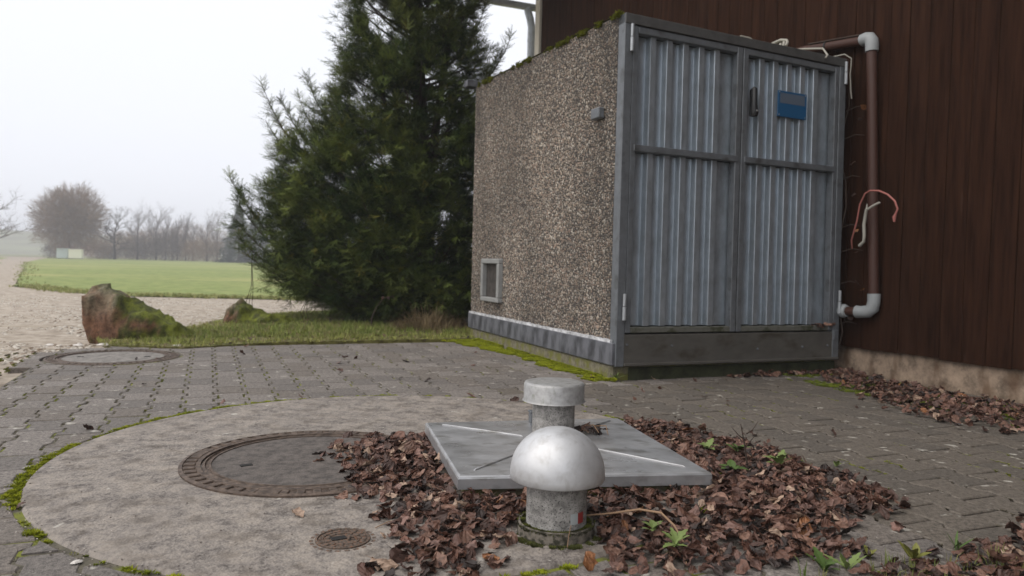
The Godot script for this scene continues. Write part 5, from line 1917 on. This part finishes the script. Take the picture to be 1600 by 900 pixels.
func conifer() -> void:
	var base := Vector3(-1.0, 0, -7.75)
	var t := thing("conifer", "broad dark green yew like conifer with upswept branches left of the cabinet", "conifer", base)
	var tr := mb(true)
	for s in [[0.0, 0.0, 5.3, 0.09], [-0.28, 0.1, 2.6, 0.055], [0.25, 0.05, 4.3, 0.06], [-0.1, -0.2, 4.6, 0.06]]:
		tr.group += 1
		var pts := []
		var rad := []
		for k in 9:
			var f := k / 8.0
			pts.append(Vector3(s[0] * (0.4 + 0.9 * f) + 0.05 * sin(f * 7.0 + s[0] * 9.0), s[2] * f, s[1] * (0.4 + f)))
			rad.append(s[3] * (1.0 - 0.85 * f) + 0.006)
		tr.tube(pts, rad, 9)
	var trunk := build(tr, "trunk", M["bark"], t)
	var limbs := mb()
	var sprays := []
	for k in 4:
		sprays.append(spray_mesh(k))
	var places := [[], [], [], []]
	var cols := [[], [], [], []]
	var clump := noise(91, 0.9, 3)
	var targets := []
	for k in 330:
		var h := 0.18 + 5.2 * pow(rng.randf(), 1.35)
		var az := rf(0, TAU)
		var lf := 0.5 - 0.5 * cos(az)      # 1 on the left
		var r := lerpf(crown_radius(false, h), crown_radius(true, h), lf)
		var front := absf(sin(az))
		r *= lerpf(1.0, 0.82, front)
		targets.append([Vector3(cos(az) * r * rf(0.62, 1.0), h, sin(az) * r * rf(0.62, 1.0)), 1.0])
	# leading shoots that break the outline
	for s in [[-1.62, 2.42, 0.1], [-1.32, 2.35, -0.2], [-1.18, 2.5, 0.0], [-1.88, 1.42, 0.2], [-1.82, 1.30, 0.1], [-1.92, 1.05, 0.0], [0.92, 2.92, 0.1], [0.86, 2.45, 0.0], [0.8, 2.75, 0.2], [0.66, 3.3, 0.0], [-1.5, 2.0, 0.3], [-1.55, 2.15, 0.0], [-1.35, 2.2, 0.3], [-1.85, 0.85, 0.1], [-1.6, 0.5, 0.1], [-1.2, 0.35, 0.4], [-1.78, 1.2, 0.3], [-1.72, 0.7, 0.3]]:
		targets.append([Vector3(s[0], s[1], s[2]), 1.6])
	for tg in targets:
		var tip: Vector3 = tg[0]
		var r := Vector2(tip.x, tip.z).length()
		var spike: bool = tg[1] > 1.3
		var sh := maxf(0.08, tip.y - r * rf(0.35, 0.75) - (0.35 if spike else 0.0))
		var a := Vector3(tip.x * 0.08, sh, tip.z * 0.08)
		var m := Vector3(tip.x * (0.75 if spike else 0.62), lerpf(sh, tip.y, 0.30), tip.z * 0.62)
		var pts := []
		var rad := []
		var steps := 9
		for k in steps + 1:
			var f := float(k) / steps
			pts.append(a * (1 - f) * (1 - f) + m * 2.0 * f * (1 - f) + tip * f * f)
			rad.append(0.014 * (1.0 - f) + 0.0025)
		limbs.tube(pts, rad, 4, false)
		var ln := a.distance_to(tip) * 1.1
		var n := int(ln / 0.062)
		for k in n:
			var f := 0.22 + 0.80 * (k + rng.randf()) / n
			f = minf(f, 1.0)
			var p: Vector3 = a * (1 - f) * (1 - f) + m * 2.0 * f * (1 - f) + tip * f * f
			var d: Vector3 = ((m - a) * 2.0 * (1 - f) + (tip - m) * 2.0 * f).normalized()
			var wide := (0.36 if not spike else 0.15) * (1.0 - 0.62 * f)
			for q in 2:
				var sd := Vector3(rng.randfn(), rng.randfn() * 0.5, rng.randfn()).normalized()
				sd = (sd - d * sd.dot(d)).normalized()
				var reach := wide * rf(0.2, 1.0)
				var bd := (d * 0.75 + sd * 0.8 + Vector3(0, 0.12 if p.y > 0.6 else -0.2, 0)).normalized()
				var c := 1
				for e in (2 if reach > 0.14 else 1):
					var at := p + bd * reach * (e / 2.0)
					if at.y < 0.07:
						continue
					var g := clump.get_noise_3dv(Vector3(at.x * 3.0, at.y * 3.0, at.z * 0.7))
					if not spike and g < -0.08 and at.y > 1.3:
						continue
					var z := (bd + Vector3(rng.randfn(), rng.randfn(), rng.randfn()) * 0.22).normalized()
					var x := Vector3.UP.cross(z).normalized()
					x = (x + Vector3(0, rf(-0.5, 0.5), 0)).normalized()
					var y := z.cross(x).normalized()
					x = y.cross(z)
					var sc := rf(0.6, 1.0)
					var j := rng.randi() % 4
					places[j].append(Transform3D(Basis(x, y, z) * Basis.from_scale(Vector3.ONE * sc), at))
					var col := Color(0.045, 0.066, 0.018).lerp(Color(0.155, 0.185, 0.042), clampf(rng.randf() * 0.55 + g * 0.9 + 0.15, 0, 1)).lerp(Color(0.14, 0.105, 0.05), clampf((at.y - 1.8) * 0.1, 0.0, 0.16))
					if rng.randf() < 0.03:
						col = Color(0.16, 0.15, 0.03)
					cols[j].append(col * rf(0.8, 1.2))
	for k in 135000:
		var h := 0.10 + 5.3 * pow(rng.randf(), 1.25)
		var az := rf(0, TAU)
		var lf := 0.5 - 0.5 * cos(az)
		var r := lerpf(crown_radius(false, h), crown_radius(true, h), lf) * lerpf(1.0, 0.82, absf(sin(az)))
		if rng.randf() > pow(r / 1.5, 1.6):
			continue
		var f := pow(rng.randf(), 0.42) * (0.9 + 0.16 * clump.get_noise_3d(cos(az) * 2.4, h * 1.7, sin(az) * 2.4))
		var at := Vector3(cos(az) * r * f, h, sin(az) * r * f)
		var g := clump.get_noise_3dv(Vector3(at.x * 3.0, at.y * 3.0, at.z * 0.7))
		if at.y < 0.08 or g < (-0.13 if h > 1.5 else -0.24):
			continue
		var out := Vector3(cos(az), 0.45 if h > 0.8 else 0.0, sin(az))
		var z := (out + Vector3(rng.randfn(), rng.randfn(), rng.randfn()) * 0.75).normalized()
		var x := Vector3.UP.cross(z).normalized()
		x = (x + Vector3(0, rf(-0.6, 0.6), 0)).normalized()
		var y := z.cross(x).normalized()
		x = y.cross(z)
		var j := rng.randi() % 4
		places[j].append(Transform3D(Basis(x, y, z) * Basis.from_scale(Vector3.ONE * rf(0.42, 0.8)), at))
		var col := Color(0.032, 0.056, 0.016).lerp(Color(0.17, 0.205, 0.045), clampf(rng.randf() * 0.5 + g * 0.9 + 1.4 * (f - 0.82), 0, 1)).lerp(Color(0.14, 0.105, 0.05), clampf((h - 1.8) * 0.1, 0.0, 0.16))  # shade painted in: darker colour inside the crown, lighter outer tips
		if rng.randf() < 0.03:
			col = Color(0.18, 0.17, 0.03)
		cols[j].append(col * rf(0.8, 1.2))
	var lobes := [[-1.36, 0.98, 0.1, 0.60, 0.5, 0.6, 2100], [-1.2, 1.5, 0.0, 0.48, 0.5, 0.5, 1500], [-1.05, 0.52, 0.2, 0.62, 0.4, 0.6, 1900], [-0.55, 0.36, 0.5, 0.7, 0.33, 0.6, 1700], [0.3, 0.4, 0.5, 0.8, 0.38, 0.6, 1500], [-0.62, 2.0, 0.1, 0.5, 0.5, 0.5, 1400], [0.36, 2.55, 0.1, 0.55, 0.65, 0.55, 1400], [-0.25, 1.1, 0.75, 0.6, 0.6, 0.5, 1500], [-0.5, 2.9, 0.2, 0.5, 0.6, 0.5, 1200], [-0.75, 1.45, 0.5, 0.5, 0.45, 0.5, 1200], [0.1, 3.3, 0.2, 0.6, 0.7, 0.5, 1500], [0.0, 2.2, 0.55, 0.6, 0.6, 0.4, 1500], [0.45, 1.5, 0.5, 0.55, 0.6, 0.4, 1300], [-0.1, 3.9, 0.2, 0.5, 0.7, 0.5, 1200], [-0.35, 2.5, 0.45, 0.5, 0.6, 0.4, 1400]]
	for lb in lobes:
		var tint := rf(-0.12, 0.2)
		for k in lb[6]:
			var dv := Vector3(rng.randfn(), rng.randfn(), rng.randfn()).normalized()
			var f := pow(rng.randf(), 0.36)
			var wob := 0.86 + 0.3 * clump.get_noise_3dv(dv * 2.2 + Vector3(lb[0], lb[1], 0) * 3.0)
			var at := Vector3(lb[0], lb[1], lb[2]) + Vector3(dv.x * lb[3], dv.y * lb[4], dv.z * lb[5]) * f * wob
			var g := clump.get_noise_3dv(Vector3(at.x * 3.0, at.y * 3.0, at.z * 0.7))
			if at.y < 0.07 or g < (-0.12 if at.y > 1.5 else -0.2):
				continue
			var z := (dv * 0.8 + Vector3(at.x * 0.5, 0.35, 0.1) + Vector3(rng.randfn(), rng.randfn(), rng.randfn()) * 0.5).normalized()
			var x := (Vector3.UP.cross(z).normalized() + Vector3(0, rf(-0.6, 0.6), 0)).normalized()
			var y := z.cross(x).normalized()
			x = y.cross(z)
			var j := rng.randi() % 4
			places[j].append(Transform3D(Basis(x, y, z) * Basis.from_scale(Vector3.ONE * rf(0.42, 0.8)), at))
			var col := Color(0.03, 0.055, 0.016).lerp(Color(0.17, 0.215, 0.045), clampf(rng.randf() * 0.45 + g * 0.8 + 1.5 * (f - 0.85) + tint, 0, 1))  # same painted shading per lobe, dark core and light tips
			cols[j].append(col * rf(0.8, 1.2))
	build(limbs, "branches", M["bark"], trunk).set_meta("kind", "stuff")
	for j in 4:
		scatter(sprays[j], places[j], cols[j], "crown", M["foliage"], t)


func grow(b: MB, tips: Array, p: Vector3, d: Vector3, ln: float, r: float, depth: int, kids: int, up: float, col: Color) -> void:
	var pts := [p]
	var rad := [r]
	var q := p
	var dd := d
	for k in 3:
		dd = (dd + Vector3(rng.randfn(), rng.randfn() * 0.6 + up, rng.randfn()) * 0.13).normalized()
		q += dd * ln / 3.0
		pts.append(q)
		rad.append(r * (1.0 - 0.2 * (k + 1)))
	b.tube(pts, rad, 5 if depth > 3 else 3, false, col)
	if depth <= 0:
		tips.append(q)
		return
	for k in kids:
		var f := rf(0.35, 1.0)
		var at: Vector3 = pts[int(f * 2.99)].lerp(pts[int(f * 2.99) + 1], fposmod(f * 2.99, 1.0))
		var side := Vector3(rng.randfn(), rng.randfn() * 0.4, rng.randfn()).normalized()
		grow(b, tips, at, (dd * 0.75 + side * rf(0.45, 0.85) + Vector3(0, up, 0)).normalized(), ln * rf(0.55, 0.82), r * 0.55, depth - 1, kids, up, col)


func bare_tree(called: String, label: String, category: String, at: Vector3, height: float, spread: float, trunk_h: float, mains: int, depth: int, kids: int, up: float, col: Color, thick := 1.0, group := "") -> void:
	var t := thing(called, label, category, at, 0.0, group)
	var b := mb(true)
	b.group = 0
	var tr := height * 0.024 * thick
	b.tube([Vector3.ZERO, Vector3(0.05, trunk_h * 0.5, 0), Vector3(0, trunk_h, 0.04), Vector3(0.1, height * 0.62, 0.1)], [tr * 1.25, tr, tr * 0.85, tr * 0.3], 9)
	var trunk := build(b, "trunk", M["bark"], t)
	b = mb()
	var tips := []
	for k in mains:
		var a := TAU * k / mains + rf(-0.3, 0.3)
		var f := float(k) / mains
		var y := lerpf(trunk_h * 0.75, height * 0.6, f)
		var el := lerpf(0.35, 1.2, f) + rf(-0.15, 0.2)
		var d := Vector3(cos(a) * cos(el) * spread, sin(el), sin(a) * cos(el) * spread)
		grow(b, tips, Vector3(0, y, 0), d.normalized(), height * 0.27 * d.length(), tr * 0.5, depth, kids, up, col)
	build(b, "crown", M["twigs"], t)


func twig_ball(called: String, label: String, category: String, at: Vector3, size: Vector3, count: int, col: Color, sd: int, group := "", trunk_h := 0.0) -> void:
	# a dense, round, leafless crown: fine twigs radiating through an uneven volume
	var t := thing(called, label, category, at, 0.0, group)
	if trunk_h > 0.0:
		var tb := mb(true)
		tb.tube([Vector3.ZERO, Vector3(0.05, trunk_h, 0), Vector3(-0.1, trunk_h + size.y * 0.4, 0)], [0.2, 0.15, 0.05], 9)
		build(tb, "trunk", M["bark"], t)
	var b := mb()
	var n := noise(sd, 0.45, 3)
	for k in count:
		var d := Vector3(rng.randfn(), rng.randfn(), rng.randfn()).normalized()
		var r := pow(rng.randf(), 0.45) * (1.0 + 0.35 * n.get_noise_3dv(d * 3.0) + 0.08 * rng.randfn())
		var p := Vector3(d.x * size.x, 0, d.z * size.z) * r + Vector3(0, trunk_h + size.y * (1.0 + d.y * r), 0)
		if p.y < 0.05 or n.get_noise_3dv(p * 1.2) < -0.33:
			continue
		var g := (d + Vector3(rng.randfn(), rng.randfn() + 0.8, rng.randfn()) * 0.45).normalized()
		var ln := rf(0.5, 1.3) * size.y * 0.22
		var w := g.cross(Vector3(rng.randfn(), rng.randfn(), rng.randfn())).normalized() * rf(0.012, 0.024)
		var c := col * rf(0.6, 1.25)
		b.tri(p - w, p + g * ln, p + w, c)
		for e in 2:
			var g2 := (g + Vector3(rng.randfn(), rng.randfn(), rng.randfn()) * 0.5).normalized()
			b.tri(p + g * ln * 0.3 - w * 0.6, p + g * ln * 0.3 + g2 * ln * 0.7, p + g * ln * 0.3 + w * 0.6, c)
	build(b, "crown", M["twigs"], t)


func far_trees() -> void:
	var brown := Color(0.25, 0.17, 0.11)
	var greyb := Color(0.13, 0.105, 0.09)
	# pixel column at distance -> x
	var px := func(c: float, z: float) -> float: return (c - 800.0) / 1160.0 * z
	twig_ball("round_tree", "large round brown leafless tree beside the track at the left", "tree", Vector3(px.call(108, 93), 0, -93), Vector3(3.7, 3.9, 3.7), 17000, brown, 101, "", 1.0)
	bare_tree("bare_tree", "wide leafless tree cut off by the left edge of the picture", "tree", Vector3(px.call(-22, 72), 0, -72), 6.6, 1.15, 1.8, 9, 4, 3, 0.08, greyb)
	bare_tree("bare_tree", "dark spreading leafless tree right of the round brown tree", "tree", Vector3(px.call(178, 100), 0, -100), 6.8, 1.0, 1.6, 11, 5, 3, 0.06, Color(0.085, 0.068, 0.057))
	var slim := [[214, 104, 7.6, "slender pale birch, left of the pair behind the field"], [243, 106, 8.0, "slender pale birch, right of the pair behind the field"], [300, 108, 5.6, "thin grey tree between the poplars and the grey thicket"], [322, 104, 6.4, "grey feathery tree left of the dark fir behind the field"], [338, 110, 7.2, "tall grey feathery tree just left of the dark fir"]]
	for s in slim:
		bare_tree("slender_tree", s[3], "tree", Vector3(px.call(s[0], s[1]), 0, -s[1]), s[2], 0.55, s[2] * 0.25, 12, 4, 3, 0.25, Color(0.17, 0.145, 0.13), 0.55, "slender trees behind the field")
	for s in [[258, 106, 6.1, "first poplar from the left in the row behind the field"], [268, 110, 5.4, "shortest poplar, second from the left in the row"], [276, 106, 6.3, "third poplar from the left, darkest in the row"], [289, 108, 6.5, "last poplar at the right end of the row"]]:
		bare_tree("poplar", s[3], "tree", Vector3(px.call(s[0], s[1]), 0, -s[1]), s[2], 0.22, 0.8, 14, 4, 3, 0.5, greyb, 0.6, "poplars behind the field")
	for s in [[150, 100, 1.9, 1.5, "brown thicket at the right foot of the round tree"], [166, 104, 1.6, 1.1, "low thicket left of the spreading dark tree"], [206, 104, 2.4, 1.4, "low grey thicket under the pair of birches"], [232, 106, 2.6, 1.9, "taller grey thicket right of the birches"], [262, 104, 2.2, 2.1, "brown thicket in front of the poplars"], [294, 106, 2.4, 1.4, "grey thicket right of the poplars"], [318, 104, 2.6, 1.8, "grey thicket below the feathery trees"], [340, 106, 2.4, 1.5, "dark thicket beside the fir behind the field"], [86, 98, 1.6, 1.1, "reddish thicket behind the pale containers"], [240, 116, 7.0, 2.5, "wide pale thicket far behind the birches"], [300, 120, 7.5, 3.0, "wide pale thicket far behind the poplars"], [195, 118, 6.0, 2.2, "wide pale thicket far behind the dark tree"]]:
		twig_ball("thicket", s[4], "shrub", Vector3(px.call(s[0], s[1]), -0.2, -s[1]), Vector3(s[2], s[3], s[2]), 2600 if s[2] < 5.0 else 7000, [brown, greyb, Color(0.13, 0.1, 0.085)][int(s[0]) % 3], int(s[0]), "thickets behind the field")
	for s in [[372, 96, 7.0, 3.0, "dark green fir at the right end of the trees, beside the yew"], [398, 100, 6.2, 3.2, "second dark fir, mostly hidden behind the yew"]]:
		var t := thing("fir_tree", s[4], "tree", Vector3(px.call(s[0], s[1]), 0, -s[1]), 0.0, "firs behind the field")
		var b := mb(true)
		b.tube([Vector3.ZERO, Vector3(0, s[2], 0)], [0.16, 0.02], 7)
		build(b, "trunk", M["bark"], t)
		b = mb()
		for k in 6000:
			var h := pow(rng.randf(), 1.3)
			var a := rf(0, TAU)
			var r: float = s[3] * (1.0 - h) * pow(rng.randf(), 0.5) * (0.8 + 0.25 * sin(a * 3.0 + h * 30.0))
			var p := Vector3(cos(a) * r, 0.2 + s[2] * h - 0.12 * r, sin(a) * r)
			var d := Vector3(cos(a), rf(-0.6, 0.2), sin(a)).normalized()
			var w := d.cross(Vector3(rng.randfn(), rng.randfn(), rng.randfn())).normalized() * 0.05
			b.tri(p - w, p + d * 0.45, p + w, Color(0.03, 0.045, 0.028) * rf(0.6, 1.3))
		build(b, "crown", M["foliage"], t)


func far_things() -> void:
	for s in [[98, 92, 1.25, 1.3, "recycling_teal", "pale teal container under the round tree, left of the pair"], [118, 91, 1.45, 1.2, "recycling_cream", "cream coloured container under the round tree, right of the pair"]]:
		var t := thing("container", s[5], "container", Vector3((s[0] - 800.0) / 1160.0 * s[1], 0, -s[1]), 0.3, "containers under the round tree")
		var b := mb()
		b.box(Vector3(0, s[3] * 0.45, 0), Vector3(s[2], s[3] * 0.86, 1.0), 0.06)
		var body := build(b, "bin_body", M[s[4]], t)
		b = mb()
		b.box(Vector3(0, s[3] * 0.92, 0), Vector3(s[2] * 1.04, s[3] * 0.12, 1.06), 0.05)
		build(b, "bin_lid", M[s[4]], t)
		b = mb()
		for q in [-0.35, 0.35]:
			b.box(Vector3(s[2] * q, 0.02, 0), Vector3(0.12, 0.06, 0.8))
		build(b, "skid", M["dark"], body)
	var b := mb(true)
	b.tube([Vector3.ZERO, Vector3(0, 1.3, 0)], [0.07, 0.06], 8)
	b.group += 1
	b.tube([Vector3(0, 1.3, 0), Vector3(0, 1.38, 0)], [0.09, 0.03], 8)
	var o := build(b, "marker_post", M["post_white"])
	o.position = Vector3(-38.0, 0, -97)
	tag(o, "small white marker post at the far edge of the field", "post")
	for s in [[-150, -250, 0.3, "reddish farmhouse far off beside the track, left of two"], [-139, -245, -0.2, "reddish farmhouse far off beside the track, right of two"]]:
		var t := thing("farmhouse", s[3], "house", Vector3(s[0], 0, s[1]), s[2], "farmhouses far off")
		b = mb()
		b.box(Vector3(0, 1.0, 0), Vector3(5, 2.0, 4))
		build(b, "wall", M["farm_wall"], t)
		b = mb()
		b.quad(Vector3(-2.7, 1.9, 2.3), Vector3(2.7, 1.9, 2.3), Vector3(2.7, 3.6, 0), Vector3(-2.7, 3.6, 0))
		b.quad(Vector3(-2.7, 1.9, -2.3), Vector3(2.7, 1.9, -2.3), Vector3(2.7, 3.6, 0), Vector3(-2.7, 3.6, 0))
		b.tri(Vector3(-2.5, 2.0, 2), Vector3(-2.5, 2.0, -2), Vector3(-2.5, 3.5, 0))
		b.tri(Vector3(2.5, 2.0, 2), Vector3(2.5, 2.0, -2), Vector3(2.5, 3.5, 0))
		build(b, "roof", M["farm_roof"], t)


func _ready() -> void:
	rng.seed = 7
	camera_and_light()
	materials()
	make_leaves()
	grounds()
	pavement()
	barn()
	cabinet()
	concrete_slab()
	ring_cover("manhole_cover", "round manhole cover in a ribbed iron frame, set in the slab beside the leaf heap", COVER, 0.006, 0.375, 52, "lid_concrete", 0.55)
	ring_cover("manhole_cover", "far pale manhole cover in the paving near the boulder and grass", COVER_FAR, -0.005, 0.365, 52, "pale_lid_concrete", 0.2)
	small_cover()
	hatch()
	vents()
	boulder("boulder", "large reddish boulder with moss on its sloping back, beside the track", Vector3(-2.76, -0.085, -5.55), 0.12, [Vector3(-0.37, 0.41, 0.26), Vector3(-0.355, 0.445, 0.15), Vector3(-0.335, 0.46, 0.0), Vector3(-0.26, 0.462, -0.04), Vector3(-0.2, 0.42, -0.05), Vector3(-0.1, 0.375, -0.05), Vector3(0.02, 0.325, -0.05), Vector3(0.12, 0.28, -0.05), Vector3(0.24, 0.215, -0.05), Vector3(0.33, 0.15, -0.05), Vector3(0.39, 0.07, -0.05)], 0.19, 5, 0.12)
	boulder("boulder", "small low mossy boulder in the grass left of the conifer", Vector3(-2.45, -0.02, -7.0), 0.0, [Vector3(-0.24, 0.06, -0.04), Vector3(-0.2, 0.17, -0.05), Vector3(-0.14, 0.23, -0.05), Vector3(-0.08, 0.225, -0.05), Vector3(0.0, 0.16, -0.05), Vector3(0.1, 0.12, -0.05), Vector3(0.26, 0.10, -0.05), Vector3(0.42, 0.05, -0.05)], 0.16, 15, 0.42)
	conifer()
	far_trees()
	wall_fittings()
	far_things()
	leaves()
	moss()
	grasses()
	stones()
	weeds()
